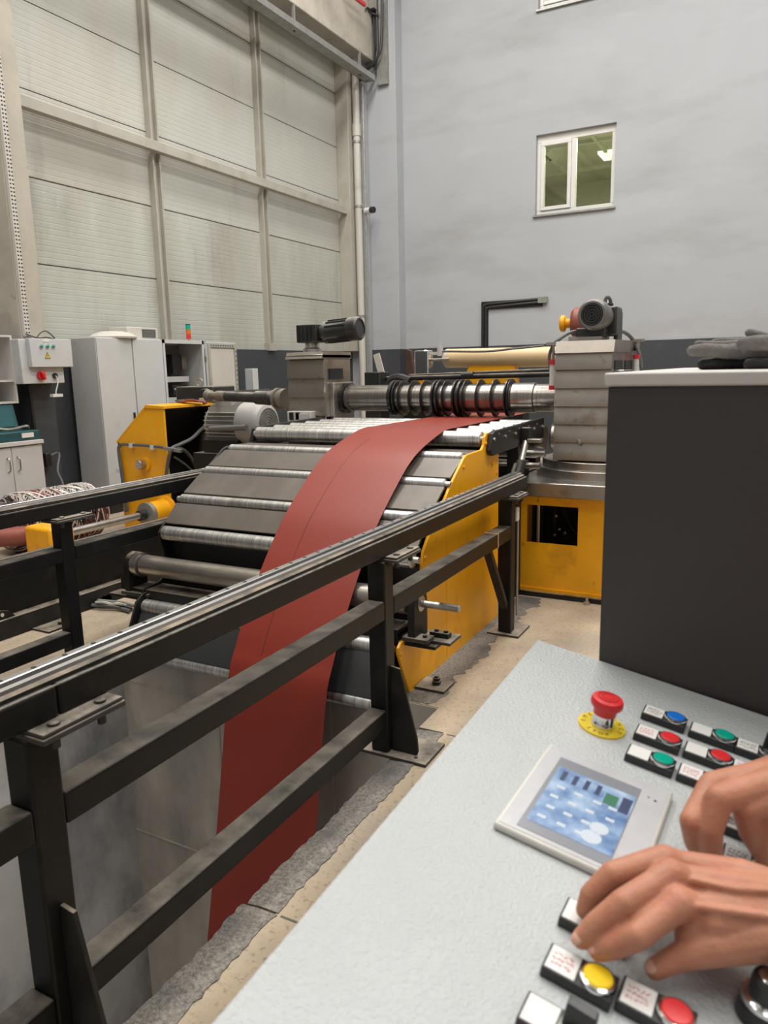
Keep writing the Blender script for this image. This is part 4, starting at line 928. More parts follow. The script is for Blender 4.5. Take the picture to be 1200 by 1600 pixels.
MB().bx(bx0-.01, bx1, 4.985, 5.03, ztop-.02, ztop+.01).build('top_flange', m_yellow, t)
k = MB(); a = P(872, 800, Y=5.3)
for q in (835, 848, 868): b = P(q, 800, Y=5.4); k.bx(b.x-.012, b.x+.012, 5.38, 5.42, .1, .68)
k.tube([P(878, 790, Y=5.25), P(884, 805, Y=5.25), P(893, 825, Y=5.25), P(903, 836, Y=5.25)], .012, 6)
k.build('inner_posts', m_blkflat, t)
k = MB()
for q, w_ in ((869, 806), (874, 827), (883, 833), (867, 836)): bolt(k, P(q, w_, Y=5.3), V((0, -1, 0)), .012, .01)
k.build('inner_bolts', m_steel, t)
MB().bx(bx0-.02, bx1, 4.93, 6.6, .722, .82).build('steel_bed_plate', m_steel, t, bevel=.008)
tc_ = V((-1.15, 5.55))
MB().cyl((tc_.x, tc_.y, .82), (tc_.x, tc_.y, .885), .47, n=56).build('turntable_disc', m_steel, t, bevel=.004)
MB().cyl((tc_.x, tc_.y, .885), (tc_.x, tc_.y, .94), .43, n=56).build('turntable_disc', m_steel, t, bevel=.004)
c = P(918, 936, Y=4.95); k = MB(); bolt(k, (c.x, 4.93, .0), V((0, 0, 1)), .022, .02); k.cyl((c.x, 4.93, 0), (c.x, 4.93, .06), .01, n=10); k.build('anchor_bolt', m_steel, t)
# dark slide bed between the heads
t = thing('slide_bed', (-2.5, 5.5, 0), 'dark slide bed and bars under the slitter shafts', 'machine base')
MB().bx(-3.9, -1.66, 5.05, 6.5, .0, .72).build('bed', m_blkflat, t)
k = MB(); k.bx(-3.9, -1.68, 5.15, 5.28, .82, .90); k.bx(-3.9, -1.68, 5.65, 5.78, .82, .90); k.bx(-3.9, -1.68, 5.0, 6.4, .72, .82); k.build('slideway', m_black2, t)
k = MB(); 
for z, y in ((1.0, 5.1), (.93, 4.98)): k.cyl((-3.2, y, z), (-1.45, y, z), .022, n=14)
k.build('tie_rod', m_steel, t)
MB().bx(-1.95, -1.62, 4.95, 5.3, .82, .93).build('slide_block', m_black2, t, bevel=.01)
MB().bx(-3.72, -3.28, 5.2, 5.65, .82, .90).build('head_base', m_steel, t)

# ================================================================== BACK OF THE LINE
Y7 = 7.2
def at7(x, y, Y_=Y7): return P(x, y, Y=Y_)
t = thing('cream_tube', (-2.3, Y7, 1.6), 'long cream-coloured tube roll lying behind the slitter shaft', 'tube')
a, b = at7(701, 560), at7(880, 557)
MB().lathe([(0, -.05), (.055, -.05), (.06, 0), (.092, .01), (.095, .02), (.095, (b-a).length), (0, (b-a).length)], a, b-a, 30).build('tube', m_paper, t)
MB().lathe([(.0, -.03), (.09, -.028), (.097, -.01), (.097, .012), (0, .012)], a, b-a, 30).build('end_cap', m_cream, t)
t = thing('tube_cradle', (-2.3, Y7+.05, .9), 'orange-yellow cradle carrying the cream tube', 'stand')
a, b = at7(725, 597), at7(800, 570)
MB().prism([(a.x, a.z-.02), (b.x+.06, a.z-.02), (b.x+.04, b.z+.01), (b.x-.02, b.z+.03), (a.x+.10, b.z+.03), (a.x+.06, b.z-.04)], 'Y', Y7-.06, Y7+.06).build('cradle_plate', m_yellow, t, bevel=.004)
a2 = at7(700, 600); MB().bx(a.x-.1, b.x+.15, Y7-.1, Y7+.1, .0, a.z-.06).build('cradle_base', m_blkflat, t)
MB().prism([(at7(672, 588).x, at7(672, 588).z), (at7(685, 597).x, at7(685, 600).z), (at7(672, 604).x, at7(672, 604).z), (at7(664, 602).x, at7(664, 602).z)], 'Y', Y7-.3, Y7-.25).build('cradle_arm', m_yellow, t)
t = thing('rail_bars', (-2.5, 6.9, 1.5), 'pair of long dark bars crossing behind the slitter knives', 'bar')
MB().cyl(P(640, 588, Y=6.9), P(862, 579, Y=6.9), .022, n=14).build('bar', m_black2, t)
MB().cyl(P(598, 592, Y=6.8), P(862, 585, Y=6.8), .024, n=14).build('bar', m_black2, t)
MB().cyl(P(722, 587, Y=6.8), P(740, 586, Y=6.8), .034, n=14).build('bar_collar', m_blkpl, t)
MB().cyl(P(648, 564, Y=7.1), P(702, 561, Y=7.1), .014, n=10).build('thin_rod', m_steel, t)
t = thing('silver_post', (-3.4, 7.0, 1.3), 'short bright silver column behind the slitter shaft', 'post')
a, b = P(651, 590, Y=7), P(672, 547, Y=7)
MB().bx(a.x, b.x, 6.95, 7.08, 1.0, b.z).build('column', m_chrome, t, bevel=.01)
k = MB(); k.bx(b.x, b.x+.14, 6.98, 7.02, b.z-.05, b.z-.02); k.cyl((b.x+.11, 7.0, b.z-.06), (b.x+.11, 7.0, b.z+.03), .03, n=12); k.cyl((b.x+.11, 7.0, b.z), (b.x+.11, 7.0, b.z+.09), .008, n=8); k.build('valve', m_cream, t)
MB().tube([V((b.x+.12, 7, b.z-.02)), P(700, 549, Y=7), P(760, 549, Y=7), P(800, 545, Y=7), P(850, 540, Y=7)], .012, 6).build('air_line', m_rubber, t)
MB().bx(a.x-.12, a.x+.3, 6.93, 7.09, .0, 1.42).build('base', m_blkflat, t)
t = thing('black_block', (-3.9, 6.7, 1.4), 'black machine block with leaning cream plate behind the shaft', 'machine part')
a, b = P(573, 600, Y=6.7), P(597, 581, Y=6.7)
MB().bx(a.x, b.x, 6.65, 6.85, .0, b.z).build('block', m_blkflat, t, bevel=.01)
MB().bar(P(596, 583, Y=6.75), P(588, 553, Y=6.75), .07, .015, up=V((0, 1, 0))).build('leaning_plate', m_cream, t)
k = MB().tube([P(608, 603, Y=6.6), P(612, 593, Y=6.6), P(625, 590, Y=6.6), P(640, 595, Y=6.6)], .04, 8); k.build('black_hose', m_rubberblk, t)
a, b = P(632, 585, Y=7.3), P(645, 548, Y=7.3)
S('rusty_bracket', MB().prism([(a.x, 0), (b.x, 0), (b.x+.01, a.z), (b.x-.03, b.z), (a.x+.02, b.z+.02)], 'Y', 7.3, 7.36), mat('rust', (.07, .035, .025), .8, var=.3), 'rusty dark bracket standing by the far wall behind the slitter', 'bracket')
t = thing('accumulator', (-1.7, 6.5, 1.85), 'brown-red round tank with yellow cap behind the right motor', 'tank')
a = P(893, 505, Y=6.6)
MB().lathe([(0, 0), (.10, 0), (.13, .03), (.13, .3), (.10, .34), (0, .34)], a, V((1, .1, 0)), 28).build('tank_body', m_brownred, t)
MB().lathe([(0, 0), (.055, 0), (.07, .012), (.07, .04), (.055, .05), (.04, .052), (.04, .11), (0, .11)], a-V((.10, 0, 0)), V((1, .1, 0)), 24).build('yellow_cap', m_yellow, t)
MB().bx(a.x+.05, a.x+.2, 6.55, 6.75, .7, a.z-.1).build('pedestal', m_brownred, t)

# ================================================================== GUARD RAILS ROUND THE PIT
def tube_y(t, name, x0, x1, y0, y1, z0, z1, m_=None):
    return MB().bx(x0, x1, y0, y1, z0, z1).build(name, m_ or m_black, t, bevel=.007)
def lin_rail(t, x0, s, y0, y1):
    pr = [(0, .935), (0, .962), (.002, .964), (.020, .964), (.022, .962), (.023, .950), (.037, .950), (.038, .959), (.050, .957), (.052, .948), (.066, .944), (.066, .935)]
    pts = [(x0+s*a, b) for a, b in pr]
    r = MB().prism(pts, 'Y', y0, y1).build('linear_rail', m_rail, t, angle=20)
    k = MB(); y = y0+.04
    while y < y1-.03:
        k.cyl((x0+.011, y, .9635), (x0+.011, y, .9648), .0065, n=12); y += .083
    tag(k.build('rail_holes', m_dark, r), kind='stuff')
    MB().bx(x0+.0232, x0+.0368, y0, y1, .9502, .9512).build('oil_groove', m_dark, r)
    MB().prism([(x0+.0525, .949), (x0+.0665, .945), (x0+.0668, .936), (x0+.0525, .936)], 'Y', y0, y1).build('rail_shoulder', m_black2, r)
def post(t, xa, xb, y, h, cap, base, gus=None, s=1, zt=.84):
    p = tube_y(t, 'post', xa, xb, y, y+.08, .014, zt)
    xo = xb if s > 0 else xa
    k = MB().bx(xa-.004, xb+.052, cap[0], cap[1], zt-.002, zt+.012); k.bx(xa-.004, xb+.048, cap[0]+.004, cap[1]-.004, zt+.012, zt+.022)
    k.build('cap_plate', m_plate, p, bevel=.003)
    for yy in (cap[0]+.05, cap[1]-.05):
        MB().lathe([(0, -.03), (.010, -.03), (.010, .022), (.013, .022), (.013, .028), (.008, .031), (0, .031)], (xb+.024, yy, zt), V((0, 0, 1)), 12).build('cap_bolt', m_plate, p)
    MB().bx(base[0], base[1], base[2], base[3], 0.0, .014).build('base_plate', m_plate, p, bevel=.002)
    k = MB(); k.cyl((base[1]-.06, base[2]+.035, .0135), (base[1]-.06, base[2]+.035, .0150), .009, n=10); k.build('plate_hole', m_dark, p)
    if gus:
        MB().prism([(xb, .014), (xb+.115, .014), (xb+.122, .03), (xb+.118, .09), (xb+.044, gus), (xb+.0, gus+.006)], 'Y', y+.035, y+.047).build('gusset', m_black2, p, bevel=.002)
    return p
t = thing('guard_rail', (-1.41, 1.8, 0), 'black steel guard rail with silver linear guide along the near side of the pit', 'guard rail')
A, B = -1.45, -1.37
tube_y(t, 'top_beam', A, B, -1.6, 1.015, .862, .935); tube_y(t, 'top_beam', A, B, 1.018, 4.44, .862, .935)
lin_rail(t, A-.0, 1, -1.6, 4.42)
MB().bx(B-.006, B-.0005, -1.6, 4.42, .9325, .9356).build('worn_edge', m_worn, t, smooth=False)
post(t, A, B, .925, 0, (.93, 1.155), (-1.51, -1.18, .85, 1.06), .42)
post(t, A, B, 2.545, 0, (2.56, 2.785), (-1.50, -1.19, 2.53, 2.73), .385)
p3 = post(t, A, B, 4.14, 0, (4.10, 4.30), (-1.51, -1.31, 4.11, 4.34))
for y0, y1 in ((-1.6, .925), (1.005, 2.545), (2.625, 4.14)):
    tube_y(t, 'mid_rail', A, B, y0, y1, .60, .68)
for y0, y1 in ((-1.6, .925), (1.005, 2.545)):
    tube_y(t, 'low_rail', A, B, y0, y1, .13, .21)
MB().bar((-1.41, 3.84, .60), (-1.41, 4.14, .18), .03, .045, up=V((1, 0, 0))).build('diagonal_brace', m_black2, t)
MB().bx(-1.452, -1.368, 3.90, 3.912, .598, .682).build('weld_band', m_pine, t)
t = thing('limit_sensor', (-1.38, 4.26, .6), 'small white sensor with grey lead clipped to the far guard rail post', 'sensor')
a = P(803, 803, Y=4.235)
MB().box((a.x, 4.24, a.z), (.055, .04, .085)).build('sensor_body', m_white, t, bevel=.006)
MB().bx(a.x-.015, a.x+.015, 4.216, 4.221, a.z-.025, a.z+.025).build('sensor_face', m_galv, t)
k = MB().cyl((a.x-.01, 4.24, .014), (a.x-.01, 4.24, a.z-.04), .012, n=8); k.cyl((a.x+.022, 4.245, .1), (a.x+.022, 4.245, a.z-.04), .007, n=8); k.build('lead', m_galv, t)

t = thing('guard_rail', (-3.45, 1.8, 0), 'black steel guard rail with silver linear guide along the far left side of the pit', 'guard rail')
A, B = -3.49, -3.41
tube_y(t, 'top_beam', A, B, -1.6, 3.95, .855, .93)
lin_rail(t, A+.0, 1, -1.6, 3.93)
MB().bx(B-.006, B-.0005, -1.6, 3.93, .9275, .9306).build('worn_edge', m_worn, t, smooth=False)
post(t, A, B, .95, 0, (.93, 1.155), (-3.52, -3.25, .86, 1.08)); post(t, A, B, 2.655, 0, (2.60, 2.84), (-3.56, -3.36, 2.60, 2.80), zt=.832)
for y0, y1 in ((-1.6, .95), (1.03, 2.655), (2.735, 3.9)): tube_y(t, 'mid_rail', A, B, y0, y1, .60, .68)
for y0, y1 in ((-1.6, .95), (1.03, 2.655)): tube_y(t, 'low_rail', A, B, y0, y1, .125, .205)
# floor channel and tall dark plate left of the pit
t = thing('floor_channel', (-4.2, 2, 0), 'long dark steel floor channel with dusty ledge and upright plate left of the pit', 'steel channel')
ft = P(150, 841, X=-4.27).z
cy0, cy1 = P(160, 950, X=-4.18), P(176, 946, X=-4.18)
k = MB(); k.bx(-4.20, -4.18, -1, cy0.y, 0, .11); k.bx(-4.20, -4.18, cy1.y, 5.0, 0, .11); k.bx(-4.20, -4.18, cy0.y, cy1.y, .06, .11); k.bx(-4.26, -4.18, -1, 5.0, .11, .122); k.build('channel', m_black2, t)
MB().bx(-4.28, -4.26, -1, 5.0, 0, ft).build('upright_plate', m_black, t)
MB().bx(-4.29, -4.25, -1, 5.0, ft, ft+.02).build('plate_edge', m_steel, t)
a = P(2, 958, X=-4.21)
MB().prism([(a.y-.12, .122), (a.y+.09, .122), (a.y+.05, .165), (a.y+.0, .18), (a.y-.1, .18)], 'X', -4.215, -4.205).build('lug', m_black2, t)
MB().cyl((-4.204, a.y+.0, .152), (-4.200, a.y+.0, .152), .012, n=12).build('lug_hole', m_cream, t)
a = P(77, 976, Z=.0)
p = MB().bx(-4.18, -4.02, a.y-.12, a.y+.10, 0, .012).build('anchor_plate', m_black2, t)
k = MB(); bolt(k, (-4.08, a.y+.02, .012), V((0, 0, 1)), .02, .018); k.build('anchor_bolt', m_black2, p)
t = thing('cable_bundle', (-3.9, 3.5, 0), 'grey and pale cable bundle on the beige floor by the table foot', 'cable')
k = MB(); q = [P(146, 943, Z=.03), P(165, 945, Z=.025), P(185, 947, Z=.02), P(205, 952, Z=.02)]
k.tube(q, .014, 7); k.build('cable', m_rubberblk, t)
MB().tube([v+V((0, .03, .015)) for v in q], .012, 7).build('cable', m_galv, t); MB().tube([v+V((.02, -.03, .0)) for v in q], .012, 7).build('cable', m_rubber, t)
MB().tube([P(150, 941, Z=.05), P(162, 941, Z=.06), P(174, 944, Z=.05), P(184, 943, Z=.06), P(196, 946, Z=.03)], .010, 6).build('pale_lead', m_cream, t)
S('floor_bolt', bolt(MB(), P(735, 930, Z=0), V((0, 0, 1)), .012, .01), m_steel, 'tiny loose bolt on the floor beside the far rail post', 'bolt')

# ================================================================== CONTROL CONSOLE
DU, DN = V((.9852, -.0371, -.1679)), V((.167, -.015, .986))
DU.normalize(); DN = (DN - DU*DN.dot(DU)).normalized(); DV = DN.cross(DU)
E0 = V((-.182, .928, 1.136))
DM = Matrix((DU, DV, DN)).transposed().to_4x4(); DM.translation = E0
DMI = DM.inverted()
def D(x, y, h=0.0):
    """desk coordinates (u, v, h) of pixel x,y at height h above the desk surface"""
    d = CR*(x-600) - CU*(y-800) + CF*F
    q = EYEP + d*(((E0+DN*h-EYEP).dot(DN))/d.dot(DN)); return DMI @ q
con = thing('control_console', E0, 'light grey hammered control console with screen, buttons and red emergency stop', 'control console', mtx=DM)
def CB(name, mb_, m_, par=con, **k): return mb_.build(name, m_, par, local=True, **k)
dk = [(-.156, .197), (-.116, -.74), (.80, -.74), (.80, .197)]
CB('desk_plate', MB().prism(dk, 'Z', -.003, 0), m_desk, bevel=.0015)
dki = [(-.150, .191), (-.112, -.735), (.795, -.735), (.795, .191)]
CB('desk_fold', MB().prism(dki, 'Z', -.04, -.003), m_desk)
k = MB().bx(-.19, .58, .30, 1.09, 0, .99); k.build('pedestal', m_desk, con, bevel=.004)
# emergency stop
es = D(940, 1135)
e = CB('emergency_stop', MB().lathe([(0, 0), (.0305, 0), (.0305, .0022), (.0298, .003), (0, .003)], (es.x, es.y, 0), V((0, 0, 1)), 40), m_yeldisc)
e['label'] = 'red mushroom emergency stop on a yellow disc'
CB('collar', MB().lathe([(0, .003), (.0148, .003), (.0148, .007), (.0138, .0085), (.0138, .020), (0, .020)], (es.x, es.y, 0), V((0, 0, 1)), 30), m_chrome, e)
CB('mushroom_head', MB().lathe([(0, .0195), (.0146, .0195), (.0150, .024), (.0165, .0295), (.0200, .0315), (.0208, .034), (.0206, .0385), (.0190, .0415), (.013, .0435), (0, .044)], (es.x, es.y, 0), V((0, 0, 1)), 40), m_redpl, e)
k = MB()
for r_ in (.0075, .0125): k.lathe([(r_-.0008, .0425), (r_+.0008, .0425), (r_+.0008, .0442), (r_-.0008, .0442), (r_-.0008, .0425)], (es.x, es.y, 0), V((0, 0, 1)), 28)
CB('arrow_ring', k, mat('dull_red', (.45, .02, .02), .5), e)
def text_bm(txt, size):
    c = bpy.data.curves.new('lettering', 'FONT'); c.body = txt; c.size = size; c.align_x = 'CENTER'; c.align_y = 'CENTER'; c.resolution_u = 2
    o = bpy.data.objects.new('lettering', c); COL.objects.link(o)
    dg = bpy.context.evaluated_depsgraph_get(); me = bpy.data.meshes.new_from_object(o.evaluated_get(dg))
    bpy.data.objects.remove(o); bpy.data.curves.remove(c); return me
def add_text(mb_, txt, size, mtx):
    me = text_bm(txt, size); b2 = bmesh.new(); b2.from_mesh(me); b2.transform(mtx); tmp = bpy.data.meshes.new('t'); b2.to_mesh(tmp); b2.free()
    mb_.bm.from_mesh(tmp); bpy.data.meshes.remove(tmp); bpy.data.meshes.remove(me)
k = MB()
def arc_text(txt, r_, a0, step, inward=False):
    for i, ch in enumerate(txt):
        an = R(a0+step*i); ro = an-math.pi/2 if not inward else an+math.pi/2
        add_text(k, ch, .0085, Matrix.Translation((es.x+r_*math.cos(an), es.y+r_*math.sin(an), .0033)) @ Matrix.Rotation(ro, 4, 'Z'))
arc_text('EMERGENCY', .0242, 196, -26); arc_text('STOP', .0242, 240, 20, True)
CB('disc_lettering', k, m_ink, e, smooth=False)
# push buttons
rs = random.Random(11)
def scribble(mb_, x0, x1, y0, y1, z, rows=3, w_=.00042):
    for r_ in range(rows):
        yc = y0+(y1-y0)*(r_+.5)/rows; x = x0
        while x < x1-.002:
            L_ = rs.uniform(.0018, .0034); pts = [V((x+L_*j/3, yc+rs.uniform(-1, 1)*(y1-y0)/rows*.32, z)) for j in range(4)]
            mb_.tube(pts, w_, 4, smooth=2); x += L_+rs.uniform(.0006, .0016)
def holder(c, lens, ink=None, card=m_card, kind='push', hw=.028, label=None, vert=True):
    b = CB('push_button' if kind == 'push' else 'selector_switch', MB().bx(c.x-hw, c.x+hw, c.y-.0145, c.y+.0145, 0, .010), m_blkpl, bevel=.0012)
    if label: b['label'] = label
    CB('label_card', MB().bx(c.x-hw+.002, c.x-hw+.026, c.y-.0125, c.y+.0125, .010, .0106), card, b)
    if ink:
        k = MB(); scribble(k, c.x-hw+.005, c.x-hw+.023, c.y-.008, c.y+.008, .0107); CB('label_writing', k, ink, b)
    p = (c.x+hw-.0145, c.y, .010)
    CB('bezel_ring', MB().lathe([(0, 0), (.0142, 0), (.0145, .0015), (.0138, .0038), (.0118, .0042), (.0118, .002), (0, .002)], p, V((0, 0, 1)), 36), m_chrome, b)
    if kind == 'push':
        CB('button_lens', MB().lathe([(0, .001), (.0117, .001), (.0117, .0045), (.0105, .0056), (0, .006)], p, V((0, 0, 1)), 36), lens, b)
    else:
        CB('switch_cap', MB().lathe([(0, 0), (.0118, 0), (.0118, .006), (.010, .008), (0, .008)], p, V((0, 0, 1)), 30), m_blkpl, b)
        CB('switch_lever', MB().prism([(p[0]-.012, .016), (p[0]+.012, .016), (p[0]+.011, .034), (p[0]-.011, .036)], 'Y', p[1]-.0045, p[1]+.0045), m_blkpl, b, bevel=.001)
    return b
for x, y, ln, ink, kd, lb in ((1039, 1118, m_bluepl, m_ink, 'push', 'blue push button, first in the left column'), (1029, 1150, m_redpl, m_redink, 'push', 'red push button, second in the left column'), (1017.4, 1183, m_greenpl, None, 'push', 'green push button, third in the left column'),
        (1114, 1146, m_greenpl, None, 'push', 'green push button at the top of the middle column'), (1107, 1178, m_redpl, None, 'push', 'red push button in the middle column'), (1099.5, 1214, m_greenpl, m_redink, 'push', 'push button half hidden under the knuckle'),
        (1187, 1172, None, m_ink, 'sel', 'black selector at the top of the right column'), (1183, 1207, m_redpl, m_redink, 'push', 'push button mostly hidden behind the far hand'),
        (1166, 1292, None, m_ink, 'sel', 'holder between the two hands'), (1176, 1347, None, m_ink, 'sel', 'grey-label holder between the two hands'),
        (930, 1440, None, None, 'sel', 'holder under the near fingertips'), (907, 1518, m_yelpl, m_redink, 'push', 'yellow push button'), (1027, 1573, m_redpl, m_redink, 'push', 'red push button at the bottom edge'), (873, 1600, None, None, 'sel', 'black selector at the bottom edge')):
    holder(D(x, y, .010), ln, ink, m_cardgrey if (x, y) == (1176, 1347) else m_card, kd, label=lb)
# key switch at the right bottom
kc = D(1188, 1590, 0)
b = CB('key_switch', MB().lathe([(0, 0), (.019, 0), (.019, .012), (.0175, .014), (.0175, .016), (0, .016)], (kc.x, kc.y, 0), V((0, 0, 1)), 32), m_blkpl); b['label'] = 'round black key switch with chrome rings'
CB('chrome_ring', MB().lathe([(0, .016), (.0185, .016), (.0185, .020), (.015, .022), (0, .022)], (kc.x, kc.y, 0), V((0, 0, 1)), 32), m_chrome, b)
CB('key_barrel', MB().lathe([(0, .022), (.0145, .022), (.0145, .036), (.013, .038), (.0, .038)], (kc.x, kc.y, 0), V((0, 0, 1)), 32), m_blkpl, b)
CB('lock_face', MB().lathe([(0, .037), (.0105, .038), (.0105, .040), (.008, .041), (0, .041)], (kc.x, kc.y, 0), V((0, 0, 1)), 28), m_chrome, b)
CB('key', MB().bx(kc.x-.0015, kc.x+.0015, kc.y-.011, kc.y+.011, .040, .058), m_blkpl, b)
# screen
q = [D(850, 1168), D(1037, 1243), D(928, 1372), D(768, 1295)]
hx0, hx1 = (q[0].x+q[3].x)/2+.003, (q[1].x+q[1].x)/2-.002; hy1 = (q[0].y+q[1].y)/2; hy0 = q[3].y
hx1 = hx0+.146
b = CB('touch_screen', MB().bx(hx0, hx1, hy0, hy1, 0, .009), m_hmi, bevel=.003); b['label'] = 'cream-framed operator touch screen'
CB('faceplate', MB().bx(hx0+.004, hx1-.004, hy0+.004, hy1-.004, .009, .0096), m_hmiplate, b)
s0, s1, s2, s3 = D(873, 1181, .0095), D(1002, 1235, .0095), D(970, 1343, .0095), D(808, 1296, .0095)
ax0, ax1, ay0, ay1 = (s0.x+s3.x)/2, s1.x, (s3.y+s2.y)/2-.006, (s0.y+s1.y)/2
CB('screen_mask', MB().bx(ax0, ax1, ay0, ay1, .0096, .0101), m_hmigrey, b)
s0, s1, s2, s3 = D(872, 1197, .0102), D(990, 1244, .0102), D(961, 1342, .0102), D(825, 1280, .0102)
d0, d1, e0, e1 = (s0.x+s3.x)/2, (s1.x+s2.x)/2, (s2.y+s3.y)/2, (s0.y+s1.y)/2
CB('display', MB().bx(d0, d1, e0, e1, .0101, .0104), m_screen, b)
k = MB(); kg = MB(); kd = MB()
for r_, cnt in ((.12, 4), (.30, 4), (.48, 4), (.66, 4)):
    for i in range(cnt):
        if (r_, i) in ((.12, 3),): continue
        x = d0+(d1-d0)*(.10+.22*i+rs.uniform(-.02, .02)); y = e0+(e1-e0)*r_; k.bx(x, x+.009, y-.002, y+.003, .0104, .01055)
for cx, cy, r_ in ((.76, .30, .0095), (.72, .14, .0105)):
    k.lathe([(0, 0), (r_, 0), (r_, .0002), (0, .0002)], (d0+(d1-d0)*cx, e0+(e1-e0)*cy, .0104), V((0, 0, 1)), 24)
kg.bx(d0+(d1-d0)*.66, d0+(d1-d0)*.82, e0+(e1-e0)*.70, e0+(e1-e0)*.88, .0104, .01055)
for i in range(4): kd.bx(d0+(d1-d0)*(.08+.15*i), d0+(d1-d0)*(.14+.15*i), e0+(e1-e0)*.78, e0+(e1-e0)*.95, .0104, .01055)
kd.bx(d0+(d1-d0)*.86, d0+(d1-d0)*.98, e0+(e1-e0)*.66, e0+(e1-e0)*.92, .0104, .01055)
tag(CB('screen_icons', k, m_icon, b), kind='stuff'); CB('green_icon', kg, m_icong, b); tag(CB('dark_icons', kd, m_icond, b), kind='stuff')
k = MB(); add_text(k, 'o', .006, Matrix.Translation((hx1-.022, hy1-.03, .0099))); k.bx(hx1-.016, hx1-.013, hy1-.034, hy1-.031, .0096, .0099); CB('screen_mark', k, m_ink, b, smooth=False)

# dark cabinet standing behind the console, white cap on top, gloves
t = thing('dark_cabinet', (.3, 1.6, 0), 'tall charcoal cabinet with white sheet cap behind the console', 'cabinet')
MB().bx(-.229, 1.0, 1.127, 2.05, .0, 1.569).build('cabinet_body', m_cabdark, t, bevel=.003)
MB().bx(-.234, 1.0, 1.122, 2.06, 1.569, 1.5885).build('cap_sheet', m_marble, t, bevel=.003)

# ================================================================== SOFT SHAPES: gloves and hands
def capsules(mb_, chain, n=14):
    for (a, ra), (b, rb) in zip(chain, chain[1:]):
        a, b = V(a), V(b); L_ = (b-a).length
        if L_ < 1e-6: continue
        prof = []
        for i in range(5): th = -math.pi/2 + i*math.pi/8; prof.append((ra*math.cos(th), ra*math.sin(th)))
        for i in range(5): th = i*math.pi/8; prof.append((rb*math.cos(th), L_+rb*math.sin(th)))
        prof[0] = (0, prof[0][1]); prof[-1] = (0, prof[-1][1])
        mb_.lathe(prof, a, b-a, n)
def blob(name, chains, voxel, its, m_, parent=None, ells=()):
    k = MB()
    for c in chains: capsules(k, c)
    for c, r_, rot in ells:
        mtx = Matrix.Translation(V(c)) @ (rot.to_4x4() if rot is not None else Matrix()) @ Matrix.Diagonal((*r_, 1))
        bmesh.ops.create_uvsphere(k.bm, u_segments=20, v_segments=12, radius=1, matrix=mtx)
    bm = k.bm; bmesh.ops.recalc_face_normals(bm, faces=bm.faces[:]); me = bpy.data.meshes.new(name); bm.to_mesh(me); bm.free()
    o = bpy.data.objects.new('tmp', me); COL.objects.link(o)
    r = o.modifiers.new('r', 'REMESH'); r.mode = 'VOXEL'; r.voxel_size = voxel
    s_ = o.modifiers.new('s', 'SMOOTH'); s_.factor = .5; s_.iterations = its
    dg = bpy.context.evaluated_depsgraph_get(); out = bpy.data.meshes.new_from_object(o.evaluated_get(dg))
    bpy.data.objects.remove(o); bpy.data.meshes.remove(me)
    k = MB(); k.bm.from_mesh(out); bpy.data.meshes.remove(out)
    return k.build(name, m_, parent, angle=180)
GY = 1.40
def G(x, y, dy=0): return P(x, y, Y=GY+dy)
zt_ = 1.5885
def cl(p, r): p = V(p); p.z = max(p.z, zt_+r*.92); return p
def gl(pts): return [(cl(G(x, y, dy), r), r) for x, y, dy, r in pts]
g = blob('work_glove', [gl([(1098, 572, -.02, .010), (1120, 571, -.02, .011), (1160, 566, .0, .012), (1210, 560, 0, .015), (1290, 560, .02, .02)]), gl([(1108, 572, .04, .010), (1160, 568, .04, .012), (1230, 562, .05, .016)]), gl([(1170, 574, -.06, .009), (1200, 574, -.06, .010), (1250, 572, -.04, .014)])], .0028, 4, m_gloveblk)
tag(g, 'dark rubber-palmed work glove lying underneath on the white cabinet cap', 'glove', 'work gloves on the cabinet cap')
def rz(v, dz): v = V(v); v.z += dz; return v
top = [[(1082, 548, -.03, .0095), (1100, 547, -.03, .0115), (1135, 549, -.03, .012), (1170, 546, -.02, .013), (1215, 540, -.01, .018), (1290, 538, 0, .022)],
       [(1090, 538, .02, .007), (1125, 540, .02, .008), (1165, 539, .02, .010), (1215, 536, .02, .016)],
       [(1115, 535, .05, .006), (1130, 533, .05, .007), (1165, 537, .05, .010), (1210, 536, .05, .015)],
       [(1160, 536, -.06, .010), (1180, 536, -.06, .0125), (1215, 536, -.05, .0135), (1280, 538, -.03, .016)],
       [(1171, 520, -.02, .0075), (1174, 521, -.02, .0075), (1200, 530, -.02, .010)]]
g = blob('work_glove', [[(G(x, y, dy), r) for x, y, dy, r in c] for c in top], .0026, 3, m_glove)
tag(g, 'grey knitted work glove lying on top of the dark glove', 'glove', 'work gloves on the cabinet cap')

person = thing('person', (1.0, .7, 0), 'machine operator at right, bare hands pressing buttons on the console', 'person')
def H(x, y, h): return DM @ D(x, y, h)
def chain(pts): return [(H(x, y, h), r) for x, y, h, r in pts]
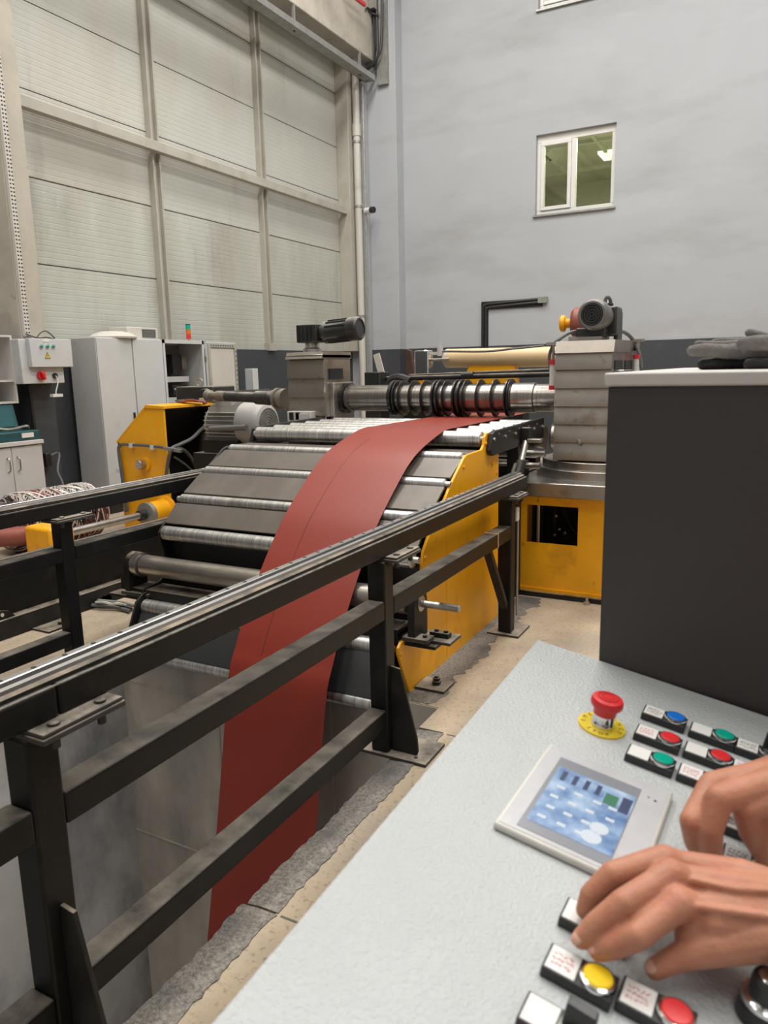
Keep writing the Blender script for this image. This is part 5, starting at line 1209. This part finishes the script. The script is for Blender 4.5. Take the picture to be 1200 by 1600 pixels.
# near (right) hand: fingers point left, thumb towards the viewer
WR = (1275, 1432, .062, .026)
near = [
    # index, middle, ring, little
    [WR, (1150, 1425, .066, .0160), (1085, 1416, .062, .0118), (1060, 1412, .064, .0142), (1040, 1428, .059, .0116), (996, 1462, .048, .0108), (958, 1479, .032, .0098), (936, 1486, .022, .0082)],
    [WR, (1150, 1392, .073, .0160), (1072, 1374, .069, .0120), (1047, 1368, .071, .0144), (1022, 1383, .066, .0118), (975, 1411, .058, .0112), (930, 1447, .036, .0100), (909, 1467, .024, .0082)],
    [WR, (1160, 1372, .070, .0155), (1062, 1350, .064, .0115), (1038, 1345, .065, .0136), (958, 1366, .053, .0110), (923, 1399, .033, .0096), (914, 1422, .021, .0080)],
    [WR, (1170, 1375, .060, .015), (1062, 1350, .050, .0115), (1000, 1362, .036, .0095), (966, 1392, .020, .0080)],
    [WR, (1185, 1462, .056, .020), (1120, 1478, .045, .0150), (1060, 1495, .028, .0108), (1024, 1514, .016, .0085)],
    [(1275, 1432, .062, .026), (1200, 1440, .060, .024), (1120, 1440, .058, .017)],
    [(1150, 1450, .055, .020), (1092, 1442, .050, .0145), (1078, 1462, .040, .0125)],
    [WR, (1400, 1445, .075, .029)]]
nh = blob('right_arm', [chain(c) for c in near] + [[(H(x, y, h), .0034) for x, y, h in q] for q in (((1200, 1392, .0868), (1150, 1390, .0842), (1085, 1376, .0775)), ((1200, 1432, .0788), (1140, 1424, .0764), (1085, 1416, .0700)))] + [[(H(1400, 1445, .075), .029), ((.42, .50, 1.19), .040), ((.60, .44, 1.24), .045), ((.95, .36, 1.42), .055)]], .0015, 5, m_skin, person)
nh['label'] = 'near bare hand with fingertips over a button'
def nail(px, py, h, r, d_px, par):
    p = H(px, py, h); d = (p - H(*d_px)).normalized(); n = (DN*.85 + (EYEP-p).normalized()*.35); n = (n - d*n.dot(d)).normalized(); s = d.cross(n)
    k = MB(); mtx = Matrix((d, s, n)).transposed().to_4x4(); mtx.translation = p + n*r*.70 + d*r*.20
    bmesh.ops.create_uvsphere(k.bm, u_segments=16, v_segments=10, radius=1, matrix=mtx @ Matrix.Diagonal((r*.72, r*.62, r*.30, 1)))
    return k.build('fingernail', m_nail, par)
nail(936, 1486, .022, .0082, (996, 1462, .048), nh); nail(909, 1467, .024, .0082, (975, 1411, .058), nh); nail(1024, 1514, .016, .0085, (1060, 1495, .028), nh)
# far (left) hand: knuckles towards the viewer, fingers curled down on a switch
WF = (1290, 1215, .085, .027)
far = [
    [WF, (1190, 1213, .088, .016), (1112, 1226, .080, .0125), (1080, 1283, .060, .0112), (1086, 1318, .034, .0100), (1102, 1338, .016, .0085)],
    [WF, (1200, 1228, .092, .017), (1124, 1248, .086, .0135), (1110, 1296, .060, .0118), (1112, 1338, .032, .0100), (1122, 1352, .014, .0085)],
    [WF, (1220, 1245, .085, .018), (1165, 1262, .078, .0135), (1172, 1300, .050, .0110), (1185, 1326, .030, .0095)],
    [WF, (1240, 1258, .078, .018), (1200, 1280, .065, .0125), (1198, 1318, .042, .0105), (1196, 1348, .020, .0090)],
    [WF, (1215, 1205, .070, .018), (1160, 1215, .055, .013), (1130, 1240, .035, .0105), (1120, 1262, .018, .0085)],
    [WF, (1420, 1190, .11, .030)]]
fh = blob('left_arm', [chain(c) for c in far] + [[(H(1420, 1190, .11), .030), ((.40, .93, 1.26), .042), ((.55, .88, 1.29), .045), ((.95, .74, 1.44), .055)]], .0017, 7, m_skin, person)
fh['label'] = 'far bare hand with curled fingers'
